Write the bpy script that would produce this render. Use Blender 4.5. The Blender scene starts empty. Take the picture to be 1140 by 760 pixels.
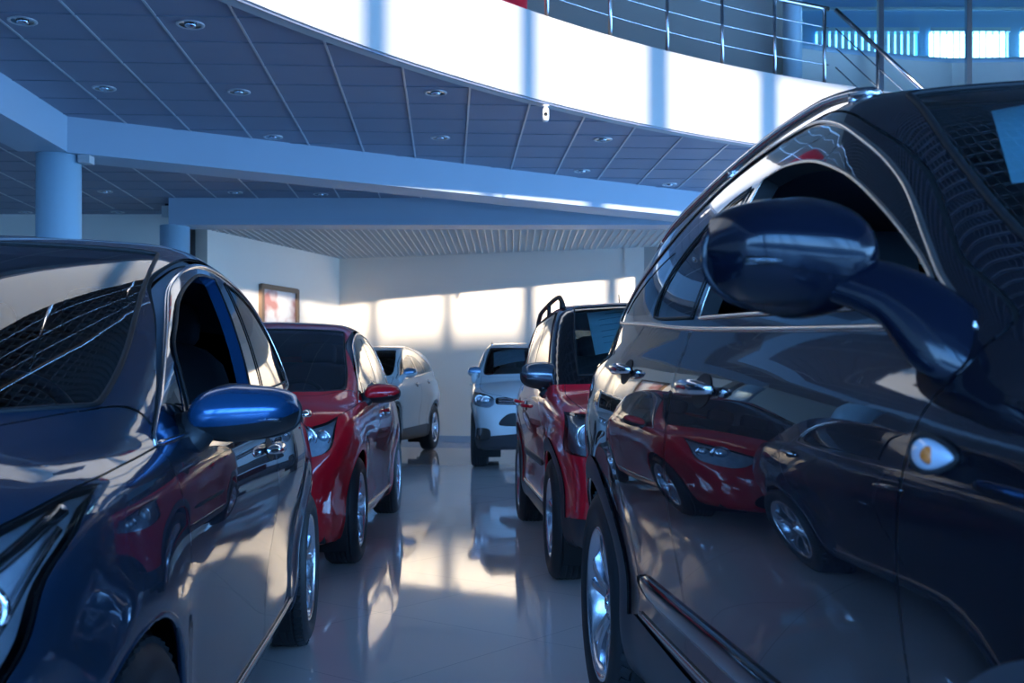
import bpy, math, random
import numpy as np
from mathutils import Vector, Matrix
from mathutils.geometry import delaunay_2d_cdt
random.seed(4)
PI = math.pi
SC = bpy.context.scene
COL = SC.collection

# ------------------------------------------------------------------ camera, light
EYE = 1.05
cam = bpy.data.cameras.new('camera')
cam.sensor_width = 36.0
cam.lens = 36.0 * 1200.0 / 1140.0
cam.shift_y = 52.0 / 1140.0
cam.clip_start = 0.02
cam.clip_end = 500
cam.dof.use_dof = True
cam.dof.focus_distance = 4.2
cam.dof.aperture_fstop = 7.0
camo = bpy.data.objects.new('camera', cam)
COL.objects.link(camo)
camo.location = (0, 0, EYE)
camo.rotation_euler = (PI / 2, 0, 0)
SC.camera = camo

SC.view_settings.view_transform = 'Standard'
SC.view_settings.look = 'None'
SC.view_settings.gamma = 1.0
SC.view_settings.use_curve_mapping = False
SC.view_settings.exposure = 1.42

world = bpy.data.worlds.new('sky')
SC.world = world
world.use_nodes = True
wn = world.node_tree
wn.nodes.clear()
w_out = wn.nodes.new('ShaderNodeOutputWorld')
w_bg = wn.nodes.new('ShaderNodeBackground')
w_ramp = wn.nodes.new('ShaderNodeValToRGB')
w_sep = wn.nodes.new('ShaderNodeSeparateXYZ')
w_tc = wn.nodes.new('ShaderNodeTexCoord')
wn.links.new(w_tc.outputs['Generated'], w_sep.inputs[0])
wn.links.new(w_sep.outputs['Z'], w_ramp.inputs[0])
w_ramp.color_ramp.elements[0].position = 0.0
w_ramp.color_ramp.elements[0].color = (0.21, 0.50, 0.97, 1)
w_ramp.color_ramp.elements[1].position = 0.6
w_ramp.color_ramp.elements[1].color = (0.07, 0.32, 0.92, 1)
wn.links.new(w_ramp.outputs['Color'], w_bg.inputs['Color'])
w_bg.inputs['Strength'].default_value = 5.2
wn.links.new(w_bg.outputs[0], w_out.inputs[0])

sun = bpy.data.lights.new('sun', 'SUN')
sun.energy = 4.0
sun.angle = math.radians(0.6)
sun.color = (1.0, 0.87, 0.70)
suno = bpy.data.objects.new('sun', sun)
COL.objects.link(suno)
SUN_DIR = Vector((-0.13, 1.0, -0.080)).normalized()
suno.rotation_euler = SUN_DIR.to_track_quat('-Z', 'Y').to_euler()

# daylight portal over the glazed front (guides sampling of the sky only)
def portal(loc, rot, sx, sy):
    L = bpy.data.lights.new('sky_portal', 'AREA')
    L.shape = 'RECTANGLE'; L.size = sx; L.size_y = sy
    L.cycles.is_portal = True
    o = bpy.data.objects.new('sky_portal', L)
    COL.objects.link(o); o.location = loc; o.rotation_euler = rot
portal((-2.2, -7.3, 3.1), (PI / 2, 0, 0), 23.5, 6.1)
portal((9.3, 4.0, 2.2), (PI / 2, 0, PI / 2), 21, 3.6)

# ------------------------------------------------------------------ materials
def mat(name, col, rough=0.5, metal=0.0, spec=0.5, coat=0.0, coat_ior=1.5, coat_rough=0.02, ior=1.5,
        noise=0.0, nscale=8.0, bump=0.0, bscale=200.0, emis=None, estr=0.0, alpha=1.0):
    m = bpy.data.materials.new(name); m.use_nodes = True
    nt = m.node_tree; b = nt.nodes['Principled BSDF']
    b.inputs['Base Color'].default_value = (*col, 1)
    b.inputs['Roughness'].default_value = rough
    b.inputs['Metallic'].default_value = metal
    b.inputs['Specular IOR Level'].default_value = spec
    b.inputs['IOR'].default_value = ior
    b.inputs['Coat Weight'].default_value = coat
    b.inputs['Coat IOR'].default_value = coat_ior
    b.inputs['Coat Roughness'].default_value = coat_rough
    if noise > 0:
        tc = nt.nodes.new('ShaderNodeTexCoord'); n = nt.nodes.new('ShaderNodeTexNoise')
        n.inputs['Scale'].default_value = nscale; n.inputs['Detail'].default_value = 4
        mx = nt.nodes.new('ShaderNodeMix'); mx.data_type = 'RGBA'
        mx.inputs[6].default_value = (*[c * (1 - noise) for c in col], 1)
        mx.inputs[7].default_value = (*[min(1, c * (1 + noise)) for c in col], 1)
        nt.links.new(tc.outputs['Object'], n.inputs['Vector'])
        nt.links.new(n.outputs['Fac'], mx.inputs[0])
        nt.links.new(mx.outputs[2], b.inputs['Base Color'])
    if bump > 0:
        tc = nt.nodes.new('ShaderNodeTexCoord'); n = nt.nodes.new('ShaderNodeTexNoise')
        n.inputs['Scale'].default_value = bscale
        bp = nt.nodes.new('ShaderNodeBump'); bp.inputs['Strength'].default_value = bump
        bp.inputs['Distance'].default_value = 0.002
        nt.links.new(tc.outputs['Object'], n.inputs['Vector'])
        nt.links.new(n.outputs['Fac'], bp.inputs['Height'])
        nt.links.new(bp.outputs[0], b.inputs['Normal'])
    if emis:
        b.inputs['Emission Color'].default_value = (*emis, 1)
        b.inputs['Emission Strength'].default_value = estr
    return m

def glass_mat(name, tint, ior=1.5, rough=0.0):
    m = bpy.data.materials.new(name); m.use_nodes = True
    nt = m.node_tree; nt.nodes.clear()
    out = nt.nodes.new('ShaderNodeOutputMaterial')
    tr = nt.nodes.new('ShaderNodeBsdfTransparent'); tr.inputs[0].default_value = (*tint, 1)
    gl = nt.nodes.new('ShaderNodeBsdfGlossy'); gl.inputs['Roughness'].default_value = rough
    gl.inputs['Color'].default_value = (1, 1, 1, 1)
    fr = nt.nodes.new('ShaderNodeFresnel'); fr.inputs['IOR'].default_value = ior
    mx = nt.nodes.new('ShaderNodeMixShader')
    nt.links.new(fr.outputs[0], mx.inputs[0])
    nt.links.new(tr.outputs[0], mx.inputs[1]); nt.links.new(gl.outputs[0], mx.inputs[2])
    nt.links.new(mx.outputs[0], out.inputs[0])
    return m

def metal_paint(name, col, metal=0.5, rough=0.35, cior=1.9):
    m = mat(name, col, rough=rough, metal=metal, spec=0.12, coat=1.0, coat_ior=cior, coat_rough=0.01)
    nt = m.node_tree; b = nt.nodes['Principled BSDF']
    tc = nt.nodes.new('ShaderNodeTexCoord'); n = nt.nodes.new('ShaderNodeTexNoise')
    n.inputs['Scale'].default_value = 900
    mx = nt.nodes.new('ShaderNodeMix'); mx.data_type = 'RGBA'
    mx.inputs[6].default_value = (*[c * 0.8 for c in col], 1)
    mx.inputs[7].default_value = (*[min(1, c * 1.25) for c in col], 1)
    nt.links.new(tc.outputs['Object'], n.inputs['Vector'])
    nt.links.new(n.outputs['Fac'], mx.inputs[0]); nt.links.new(mx.outputs[2], b.inputs['Base Color'])
    return m

M = {}
M['wall'] = mat('wall_plaster', (0.84, 0.77, 0.67), 0.6, noise=0.03, nscale=1.5, bump=0.1)
M['fascia'] = mat('fascia_plaster', (0.50, 0.50, 0.49), 0.55, noise=0.02, nscale=2, bump=0.15, bscale=60)
M['beam'] = mat('beam_plaster', (0.34, 0.42, 0.50), 0.5, noise=0.03, nscale=2)
M['column'] = mat('column_paint', (0.50, 0.70, 0.82), 0.35, noise=0.02)
M['slate'] = mat('slate_wall_paint', (0.52, 0.50, 0.46), 0.6, noise=0.05, nscale=1.2)
M['parapet'] = mat('pale_green_parapet', (0.88, 0.88, 0.80), 0.5, noise=0.03)
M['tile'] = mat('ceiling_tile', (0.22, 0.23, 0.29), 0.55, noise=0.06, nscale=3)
M['tbar'] = mat('ceiling_tbar', (0.55, 0.55, 0.56), 0.35, metal=0.6)
M['slat'] = mat('ceiling_slat', (0.62, 0.60, 0.56), 0.45, metal=0.2)
M['void'] = mat('ceiling_void', (0.07, 0.075, 0.08), 0.9)
M['void_black'] = mat('plenum_black', (0.015, 0.017, 0.02), 0.9)
M['slat_dark'] = mat('hall_slat', (0.18, 0.19, 0.21), 0.5)
M['tbar_thin'] = mat('ceiling_cross_bar', (0.20, 0.22, 0.27), 0.5, metal=0.2)
M['steel'] = mat('brushed_steel', (0.68, 0.70, 0.74), 0.22, metal=1.0)
M['mullion'] = mat('mullion_grey', (0.35, 0.38, 0.42), 0.4, metal=0.3)
M['chrome'] = mat('chrome', (0.86, 0.87, 0.90), 0.08, metal=1.0)
M['satin'] = mat('satin_chrome', (0.80, 0.78, 0.72), 0.25, metal=1.0)
M['alloy'] = mat('alloy_silver', (0.66, 0.70, 0.78), 0.22, metal=0.9, coat=0.6)
M['alloy_dark'] = mat('alloy_dark', (0.03, 0.035, 0.04), 0.3, metal=0.4, coat=0.6)
M['rubber'] = mat('tyre_rubber', (0.018, 0.02, 0.024), 0.55, bump=0.2, bscale=120)
M['blackplastic'] = mat('black_plastic', (0.02, 0.022, 0.026), 0.42, bump=0.15, bscale=300)
M['cladding'] = mat('grey_cladding', (0.045, 0.047, 0.055), 0.38, bump=0.1, bscale=400)
M['glossblack'] = mat('gloss_black', (0.006, 0.007, 0.01), 0.08, coat=1.0)
M['seal'] = mat('rubber_seal', (0.008, 0.009, 0.011), 0.6)
M['seam'] = mat('panel_gap', (0.003, 0.003, 0.004), 0.9)
M['cabin'] = mat('cabin_trim', (0.022, 0.025, 0.03), 0.7, bump=0.2, bscale=200)
M['seat'] = mat('seat_cloth', (0.05, 0.06, 0.075), 0.85, bump=0.4, bscale=350)
M['dash'] = mat('dashboard_vinyl', (0.02, 0.035, 0.045), 0.5, bump=0.2, bscale=250)
M['glass_tint'] = glass_mat('tinted_glass', (0.30, 0.40, 0.44))
M['glass_dark'] = glass_mat('privacy_glass', (0.10, 0.12, 0.14), 1.7)
M['windshield'] = glass_mat('windshield_glass', (0.72, 0.86, 0.88))
M['lens'] = glass_mat('clear_lens', (0.90, 0.95, 1.0), 1.7)
M['mirror_navy'] = mat('mirror_shell_navy', (0.004, 0.006, 0.014), 0.13, spec=0.45)
M['mirror_blue'] = mat('mirror_shell_blue', (0.02, 0.11, 0.27), 0.20, metal=0.55, coat=0.6)
M['reflector'] = mat('lamp_reflector', (0.66, 0.78, 0.92), 0.20, metal=0.25, noise=0.5, nscale=22)
M['bulb'] = mat('projector_bulb', (0.75, 0.85, 0.95), 0.03, metal=0.6, coat=1)
M['amber'] = mat('amber_lens', (0.75, 0.18, 0.03), 0.15, coat=1)
M['redlens'] = mat('red_lens', (0.42, 0.01, 0.015), 0.15, coat=1)
M['sheet'] = mat('price_sheet_paper', (0.55, 0.88, 0.97), 0.6)
M['ink'] = mat('grey_ink', (0.16, 0.30, 0.38), 0.7)
M['mirror'] = mat('mirror_glass', (0.9, 0.92, 0.95), 0.01, metal=1.0)
M['paint_black'] = metal_paint('midnight_paint', (0.003, 0.003, 0.007), 0.0, 0.5, 2.0)
M['paint_slate'] = metal_paint('slate_blue_paint', (0.008, 0.024, 0.050), 0.1, 0.5, 1.6)
M['lining'] = mat('pillar_lining', (0.30, 0.34, 0.40), 0.6)
M['paint_red'] = metal_paint('deep_red_paint', (0.66, 0.008, 0.02), 0.0, 0.3, 1.6)
M['paint_cherry'] = metal_paint('bright_red_paint', (0.95, 0.012, 0.035), 0.0, 0.3, 1.6)
M['paint_white'] = metal_paint('pearl_white_paint', (0.74, 0.80, 0.86), 0.0, 0.3, 1.5)
M['mirror_grey'] = metal_paint('dark_grey_mirror_paint', (0.10, 0.13, 0.17), 0.6, 0.25, 1.7)
M['paint_silver'] = metal_paint('silver_mirror_paint', (0.25, 0.42, 0.62), 0.6, 0.25, 1.6)

def floor_mat():
    m = mat('polished_floor', (0.50, 0.485, 0.49), 0.035, ior=1.7)
    nt = m.node_tree; b = nt.nodes['Principled BSDF']
    tc = nt.nodes.new('ShaderNodeTexCoord')
    mp = nt.nodes.new('ShaderNodeMapping'); mp.inputs['Rotation'].default_value = (0, 0, math.radians(38))
    br = nt.nodes.new('ShaderNodeTexBrick')
    br.offset = 0.0; br.inputs['Scale'].default_value = 1.0
    br.inputs['Mortar Size'].default_value = 0.002
    br.inputs['Brick Width'].default_value = 0.9; br.inputs['Row Height'].default_value = 0.9
    br.inputs['Color1'].default_value = (0.80, 0.69, 0.66, 1); br.inputs['Color2'].default_value = (0.77, 0.665, 0.64, 1)
    br.inputs['Mortar'].default_value = (0.45, 0.42, 0.42, 1)
    nt.links.new(tc.outputs['Object'], mp.inputs[0]); nt.links.new(mp.outputs[0], br.inputs['Vector'])
    nt.links.new(br.outputs['Color'], b.inputs['Base Color'])
    n = nt.nodes.new('ShaderNodeTexNoise'); n.inputs['Scale'].default_value = 3.0
    mr = nt.nodes.new('ShaderNodeMapRange'); mr.inputs[3].default_value = 0.02; mr.inputs[4].default_value = 0.07
    nt.links.new(tc.outputs['Object'], n.inputs['Vector']); nt.links.new(n.outputs['Fac'], mr.inputs[0])
    nt.links.new(mr.outputs[0], b.inputs['Roughness'])
    return m
M['floor'] = floor_mat()

# ------------------------------------------------------------------ mesh helpers
class MB:
    def __init__(s): s.v = []; s.f = []; s.sm = []
    def add(s, verts, faces, smooth=False):
        o = len(s.v); s.v += [tuple(v) for v in verts]
        for f in faces: s.f.append(tuple(i + o for i in f)); s.sm.append(smooth)
        return s
    def box(s, x0, x1, y0, y1, z0, z1):
        v = [(x0,y0,z0),(x1,y0,z0),(x1,y1,z0),(x0,y1,z0),(x0,y0,z1),(x1,y0,z1),(x1,y1,z1),(x0,y1,z1)]
        return s.add(v, [(0,3,2,1),(4,5,6,7),(0,1,5,4),(1,2,6,5),(2,3,7,6),(3,0,4,7)])
    def bar(s, p, q, w, h, up=(0,0,1)):
        p = Vector(p); q = Vector(q); d = (q - p).normalized(); up = Vector(up)
        a = d.cross(up)
        if a.length < 1e-5: a = Vector((1,0,0))
        a.normalize(); b = a.cross(d)
        v = []
        for c in (p, q):
            for i, j in ((-1,-1),(1,-1),(1,1),(-1,1)): v.append(c + a * (w/2*i) + b * (h/2*j))
        return s.add(v, [(3,2,1,0),(4,5,6,7),(0,1,5,4),(1,2,6,5),(2,3,7,6),(3,0,4,7)])
    def tube(s, pts, r, n=8, closed=False, flat=1.0, nrm=None):
        pts = [Vector(p) for p in pts]; N = len(pts); v = []
        prev = None
        for i, p in enumerate(pts):
            if closed: d = pts[(i+1) % N] - pts[i-1]
            else: d = pts[min(i+1, N-1)] - pts[max(i-1, 0)]
            if d.length < 1e-9: d = Vector((1,0,0))
            d.normalize()
            if nrm is not None: a = Vector(nrm[i]) - d * Vector(nrm[i]).dot(d)
            elif prev is None: a = d.orthogonal()
            else: a = prev - d * prev.dot(d)
            if a.length < 1e-6: a = d.orthogonal()
            a.normalize(); prev = a; b = d.cross(a)
            rr = r[i] if hasattr(r, '__len__') else r
            for k in range(n):
                t = 2*PI*k/n
                v.append(p + a * (rr*flat*math.cos(t)) + b * (rr*math.sin(t)))
        f = []
        for i in range(N if closed else N-1):
            j = (i+1) % N
            for k in range(n):
                l = (k+1) % n
                f.append((i*n+k, i*n+l, j*n+l, j*n+k))
        if not closed:
            f.append(tuple(reversed(range(n)))); f.append(tuple((N-1)*n + k for k in range(n)))
        return s.add(v, f, True)
    def lathe(s, prof, n=48, axis='z', c=(0,0,0), a0=0, a1=2*PI, smooth=True):
        full = abs(a1 - a0 - 2*PI) < 1e-6; m = n if full else n+1; v = []
        for i in range(m):
            t = a0 + (a1 - a0) * i / n
            for r, h in prof:
                if axis == 'z': p = (r*math.cos(t), r*math.sin(t), h)
                elif axis == 'y': p = (r*math.cos(t), h, r*math.sin(t))
                else: p = (h, r*math.cos(t), r*math.sin(t))
                v.append((p[0]+c[0], p[1]+c[1], p[2]+c[2]))
        k = len(prof); f = []
        for i in range(n):
            j = (i+1) % m
            for q in range(k-1): f.append((i*k+q, j*k+q, j*k+q+1, i*k+q+1))
        return s.add(v, f, smooth)
    def superq(s, c, r, e1=0.5, e2=0.5, nu=16, nv=24, rot=None, fn=None):
        v = []; f = []
        sg = lambda w, e: math.copysign(abs(w)**e, w)
        for i in range(nu+1):
            u = -PI/2 + PI*i/nu
            for j in range(nv):
                w = 2*PI*j/nv
                p = Vector((r[0]*sg(math.cos(u),e1)*sg(math.cos(w),e2), r[1]*sg(math.cos(u),e1)*sg(math.sin(w),e2), r[2]*sg(math.sin(u),e1)))
                if fn: p = Vector(fn(p))
                if rot is not None: p = rot @ p
                v.append(p + Vector(c))
        for i in range(nu):
            for j in range(nv):
                k = (j+1) % nv
                f.append((i*nv+j, i*nv+k, (i+1)*nv+k, (i+1)*nv+j))
        return s.add(v, f, True)
    def build(s, name, m, parent=None):
        me = bpy.data.meshes.new(name)
        me.from_pydata(s.v, [], s.f)
        me.polygons.foreach_set('use_smooth', s.sm)
        me.materials.append(m); me.validate(); me.update()
        o = bpy.data.objects.new(name, me); COL.objects.link(o)
        if parent is not None: o.parent = parent
        return o

def tag(o, label, cat, group=None):
    o['label'] = label; o['category'] = cat
    if group: o['group'] = group
    return o
def struct(o): o['kind'] = 'structure'; return o
def empty(name, loc=(0,0,0), rz=0.0):
    o = bpy.data.objects.new(name, None); COL.objects.link(o)
    o.location = loc; o.rotation_euler = (0, 0, rz); o.empty_display_size = 0.1
    return o

# ================================================================== THE ROOM
CZ = 3.85          # tiled ceiling
SLAB = 4.62        # upper floor level
TOP = 8.2          # hall ceiling
# floor
struct(MB().box(-14, 12, -7.2, 26, -0.1, 0).build('floor', M['floor']))
# outside ground and an unseen block added to cut off the low sun
ground = struct(MB().box(-120, 120, -140, -7.3, -0.25, -0.12).build('ground', mat('asphalt', (0.08,0.085,0.09), 0.8, noise=0.2, nscale=2)))
sun_block = MB(); sun_block.box(-80, 90, -75, -60, -0.12, 8.65)
tag(sun_block.build('building', mat('sun_block_render', (0.30, 0.29, 0.28), 0.8, noise=0.1, nscale=0.3)),
    'unseen long low block added behind the camera to cut off low sun', 'building')

# the round gallery edge
P3 = [(-1.815, 7.78), (0.26, 10.3), (2.85, 12.2)]
(ax_, ay_), (bx_, by_), (cx_, cy_) = P3
D_ = 2*(ax_*(by_-cy_) + bx_*(cy_-ay_) + cx_*(ay_-by_))
ACX = ((ax_**2+ay_**2)*(by_-cy_) + (bx_**2+by_**2)*(cy_-ay_) + (cx_**2+cy_**2)*(ay_-by_)) / D_
ACY = ((ax_**2+ay_**2)*(cx_-bx_) + (bx_**2+by_**2)*(ax_-cx_) + (cx_**2+cy_**2)*(bx_-ax_)) / D_
AR = math.hypot(ax_-ACX, ay_-ACY)
def arc(a, r=None): r = r or AR; return (ACX + r*math.cos(a), ACY + r*math.sin(a))
ang0 = math.atan2(12.2-ACY, 2.85-ACX); ang1 = math.atan2(7.78-ACY, -1.815-ACX)
A_R = ang0 - 0.42; A_L = ang1 + 0.95
arcpts = [arc(A_R + (A_L-A_R)*i/90) for i in range(91)]
def slab_polygon():
    pr = arcpts[0]; pl = arcpts[-1]
    return arcpts + [(-14, pl[1]), (-14, 26), (12, 26), (12, pr[1])]
def poly_plate(name, poly, z0, z1, m):
    mb = MB(); n = len(poly)
    mb.add([(x,y,z0) for x,y in poly] + [(x,y,z1) for x,y in poly],
           [tuple(range(n)), tuple(range(2*n-1, n-1, -1))] + [(i, i+n, (i+1)%n+n, (i+1)%n) for i in range(n)])
    return mb.build(name, m)
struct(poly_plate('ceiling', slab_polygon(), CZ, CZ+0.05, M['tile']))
struct(poly_plate('floor_upper', slab_polygon(), SLAB-0.1, SLAB-0.01, M['wall']))
# fascia band (has thickness)
fb = MB(); n = len(arcpts); v = []
for i in range(n):
    a = A_R + (A_L-A_R)*i/90
    for r, z in ((AR-0.02, CZ-0.05), (AR-0.02, SLAB), (AR+0.16, SLAB), (AR+0.16, CZ-0.05)):
        x, y = arc(a, r); v.append((x, y, z))
f = []
for i in range(n-1):
    for k in range(4):
        l = (k+1) % 4; f.append((i*4+k, (i+1)*4+k, (i+1)*4+l, i*4+l))
f += [(0,1,2,3), tuple((n-1)*4+k for k in (3,2,1,0))]
fb.add(v, f)
for i in range(len(fb.sm)): fb.sm[i] = False
struct(fb.build('trim_1', M['fascia']))
# thin metal lip under the fascia
lip = MB(); lip.tube([(*arc(A_R + (A_L-A_R)*i/90, AR+0.02), CZ-0.055) for i in range(91)], 0.012, 6)
struct(lip.build('trim_2', M['tbar_thin']))

# ceiling grid : T bars running with the building axes
TA = 0.0592; nA = math.hypot(TA, 1); U = (-TA/nA, 1/nA); V = (1/nA, TA/nA)   # U away from camera, V to the right
ORG = (-0.396, 10.12)
def clip_out(p, d, s0, s1):
    # parameter intervals of p+s*d outside the gallery circle
    ox, oy = p[0]-ACX, p[1]-ACY
    b = ox*d[0]+oy*d[1]; c = ox*ox+oy*oy-(AR+0.15)**2; q = b*b-c
    if q <= 0: return [(s0, s1)]
    r = math.sqrt(q); e0, e1 = -b-r, -b+r; out = []
    if s0 < e0: out.append((s0, min(e0, s1)))
    if s1 > e1: out.append((max(e1, s0), s1))
    return out
tb = MB()
for k in range(-16, 16):
    p = (ORG[0]+V[0]*0.6*k, ORG[1]+V[1]*0.6*k)
    for s0, s1 in clip_out(p, U, -14, 7.0):
        if s1-s0 > 0.05: tb.bar((p[0]+U[0]*s0, p[1]+U[1]*s0, CZ-0.004), (p[0]+U[0]*s1, p[1]+U[1]*s1, CZ-0.004), 0.018, 0.008)
tc_ = MB()
for k in range(-22, 13):
    p = (ORG[0]+U[0]*(0.6*k+0.52), ORG[1]+U[1]*(0.6*k+0.52))
    for s0, s1 in clip_out(p, V, -9.6, 9.0):
        if s1-s0 > 0.05: tc_.bar((p[0]+V[0]*s0, p[1]+V[1]*s0, CZ-0.003), (p[0]+V[0]*s1, p[1]+V[1]*s1, CZ-0.003), 0.018, 0.008)
struct(tb.build('ceiling_grid', M['tbar'])); struct(tc_.build('ceiling_grid', M['tbar_thin']))

# beams and columns
def beam(name, p, q, w, z0, z1, side, m):
    # p,q along the visible face; the beam's body lies to 'side' of it
    p = Vector((*p,0)); q = Vector((*q,0)); d = (q-p).normalized(); nn = Vector((-d.y, d.x, 0))*side
    pts = [p, q, q+nn*w, p+nn*w]
    mb = MB(); mb.add([(a.x,a.y,z0) for a in pts]+[(a.x,a.y,z1) for a in pts],
        [(0,1,2,3),(7,6,5,4),(0,4,5,1),(1,5,6,2),(2,6,7,3),(3,7,4,0)])
    return struct(mb.build(name, m))
beam('beam_front', (-4.58, 11.1), (3.25, 15.72), 0.5, 3.48, CZ, 1, M['beam'])
beam('beam_side', (-4.58, 11.1), (-4.3, 2.0), 0.5, 3.485, CZ-0.001, -1, M['beam'])
beam('beam_back', (-5.05, 15.85), (9.0, 15.85), 0.45, 3.45, CZ-0.002, 1, M['beam'])
def column(x, y, r, z1, i, z0=0.0):
    mb = MB(); mb.lathe([(0, z0), (r+0.03, z0), (r+0.03, z0+0.08), (r, z0+0.10), (r, z1), (0, z1)], 40, 'z', (x, y, 0))
    o = mb.build('column', M['column']); struct(o); return o
column(-4.76, 11.32, 0.225, 3.49, 1)
column(-5.02, 16.05, 0.215, 3.46, 2)
column(3.0, 16.1, 0.2, 3.46, 3)
# small bracket on top of the first column
struct(MB().box(-4.52, -4.40, 11.22, 11.36, 3.40, 3.49).build('trim_3', M['fascia']))

# back room : side wall, back wall, slatted ceiling
WL0 = Vector((-5.03, 17.8, 0)); WL1 = Vector((-3.49, 21.8, 0))
dW = (WL1-WL0).normalized(); nW = Vector((-dW.y, dW.x, 0))
def wallseg(name, p, q, th, z0, z1, side, m):
    return beam(name, p, q, th, z0, z1, side, m)
wallseg('wall_side', (WL0.x, WL0.y), (WL1.x, WL1.y), 0.24, 0, 3.75, 1, M['wall'])
wallseg('wall_back', (-3.72, 21.87), (9.6, 21.87-0.296*13.32), 0.3, 0, 3.75, 1, M['wall'])
wallseg('baseboard_back', (-3.45, 21.77), (9.5, 21.77-0.296*12.95), 0.03, 0.0, 0.12, 1, M['beam'])
wallseg('baseboard_side', (WL0.x+0.02, WL0.y), (WL1.x+0.02, WL1.y), 0.03, 0.0, 0.12, 1, M['beam'])
# pilaster towards the right end of the back wall
pb = Vector((1.95, 21.87-0.296*5.67, 0))
wallseg('trim_4', (2.10, 20.12), (2.45, 20.02), 0.12, 0, 3.7, 1, M['wall'])
wallseg('wall_back_tan', (2.45, 20.03), (9.3, 18.0), 0.05, 0, 3.7, 1, mat('tan_wall_paint', (0.42,0.38,0.34), 0.6, noise=0.03))
# far left wall behind the column
struct(MB().box(-14, -5.3, 17.35, 17.6, 0, CZ).build('wall_left_back', M['wall']))
# slat lattice
lat = MB(); CELL = 0.12; ZS = 3.67
L0 = Vector((-5.6, 16.32, 0))
for i in range(0, 73):
    x = -5.02 + i*CELL
    lat.bar((x, 16.32, ZS+0.02), (x + 0.0, 22.2, ZS+0.02), 0.012, 0.05)
for i in range(0, 49):
    y = 16.35 + i*CELL
    lat.bar((-5.05, y, ZS+0.02), (3.6, y, ZS+0.02), 0.012, 0.05)
struct(lat.build('ceiling_lattice', M['slat']))
struct(MB().box(-5.25, 3.6, 16.31, 22.3, ZS+0.14, ZS+0.17).build('ceiling_void', M['void_black']))
struct(MB().box(-5.3, 3.7, 16.30, 16.36, ZS-0.03, ZS+0.14).build('trim_5', M['slat']))

# tall framed door in the side wall
def on_wall(Y): return WL0 + dW*((Y-WL0.y)/dW.y)
a = on_wall(19.20) ; b = on_wall(20.27); off = -nW
fr = MB()
for p, q, w in ((a, a, 0), (b, b, 0)):
    fr.bar((p.x+off.x*0.03, p.y+off.y*0.03, 0), (p.x+off.x*0.03, p.y+off.y*0.03, 2.90), 0.08, 0.08, (dW.x, dW.y, 0))
fr.bar((a.x+off.x*0.03, a.y+off.y*0.03, 2.87), (b.x+off.x*0.03, b.y+off.y*0.03, 2.87), 0.08, 0.09)
fr.bar((a.x+off.x*0.03, a.y+off.y*0.03, 2.05), (b.x+off.x*0.03, b.y+off.y*0.03, 2.05), 0.06, 0.05)
dr = struct(fr.build('door_1', mat('brown_door_frame', (0.22, 0.14, 0.09), 0.4)))
pn = MB(); pn.bar((a.x+off.x*0.02, a.y+off.y*0.02, 1.45), (b.x+off.x*0.02, b.y+off.y*0.02, 1.45), 0.02, 2.8)
def pane_reflection_mat():
    m = mat('door_panel', (0.72, 0.66, 0.64), 0.25)  # red and white reflections in the door glass, painted into its colour
    nt = m.node_tree; bs = nt.nodes['Principled BSDF']
    tc = nt.nodes.new('ShaderNodeTexCoord'); n = nt.nodes.new('ShaderNodeTexNoise'); n.inputs['Scale'].default_value = 2.2
    cr = nt.nodes.new('ShaderNodeValToRGB'); cr.color_ramp.elements[0].color = (0.50,0.22,0.20,1); cr.color_ramp.elements[0].position = 0.35
    cr.color_ramp.elements[1].color = (0.75,0.72,0.70,1); cr.color_ramp.elements[1].position = 0.52
    nt.links.new(tc.outputs['Object'], n.inputs['Vector']); nt.links.new(n.outputs['Fac'], cr.inputs[0]); nt.links.new(cr.outputs[0], bs.inputs['Base Color'])
    return m
pn.build('door_panel', pane_reflection_mat(), dr)

# outer shell of the hall
struct(MB().box(-14.2, -14, -7.2, 26, 0, TOP).build('wall_left', M['wall']))
struct(MB().box(-14, 12, 25.8, 26, 0, TOP).build('wall_far', M['wall']))
struct(MB().box(-14, 12, -7.2, 26, TOP+0.2, TOP+0.3).build('ceiling_hall', M['void']))
hl = MB()
for i in range(0, 200): hl.bar((-14+i*0.13, -7.2, TOP), (-14+i*0.13, 15, TOP), 0.016, 0.06)
for i in range(0, 170): hl.bar((-14, -7.2+i*0.13, TOP), (12, -7.2+i*0.13, TOP), 0.016, 0.06)
struct(hl.build('ceiling_lattice_hall', M['slat_dark']))
# right side: low sill and head with daylight openings, solid above
struct(MB().box(9.3, 9.6, -7.2, 26, 0, 0.4).build('wall_right_sill', M['wall']))
struct(MB().box(9.3, 9.6, -7.2, 26, 3.6, TOP).build('wall_right', M['wall']))
fm = MB()
for i in range(14): fm.box(9.3, 9.5, -7.2+i*2.4, -7.05+i*2.4, 0.4, 3.6)
struct(fm.build('window_2', M['mullion']))
# glazed front behind the camera: mullions, transom, and a header added to shut out higher sun
fm = MB()
for x, w in ((-12.6,.16),(-11.1,.16),(-9.6,.16),(-8.1,.16),(-6.5,.16),(-5.0,.16),(-3.9,.16),(-2.4,.66),(-1.5,.10),(-0.5,.16),(0.95,.19),(2.40,.17),(3.93,.27),(5.42,.27),(6.9,.2),(8.4,.2)):  # the broad mullion is added to keep sun off the left column
    fm.box(x-w/2, x+w/2, -7.2, -7.0, 0.0, TOP)
fm.box(-14, 9.5, -7.2, -7.02, 0, 0.12); fm.box(-14, 9.5, -7.25, -7.05, 6.15, TOP)
struct(fm.build('window_1', M['mullion']))

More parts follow.
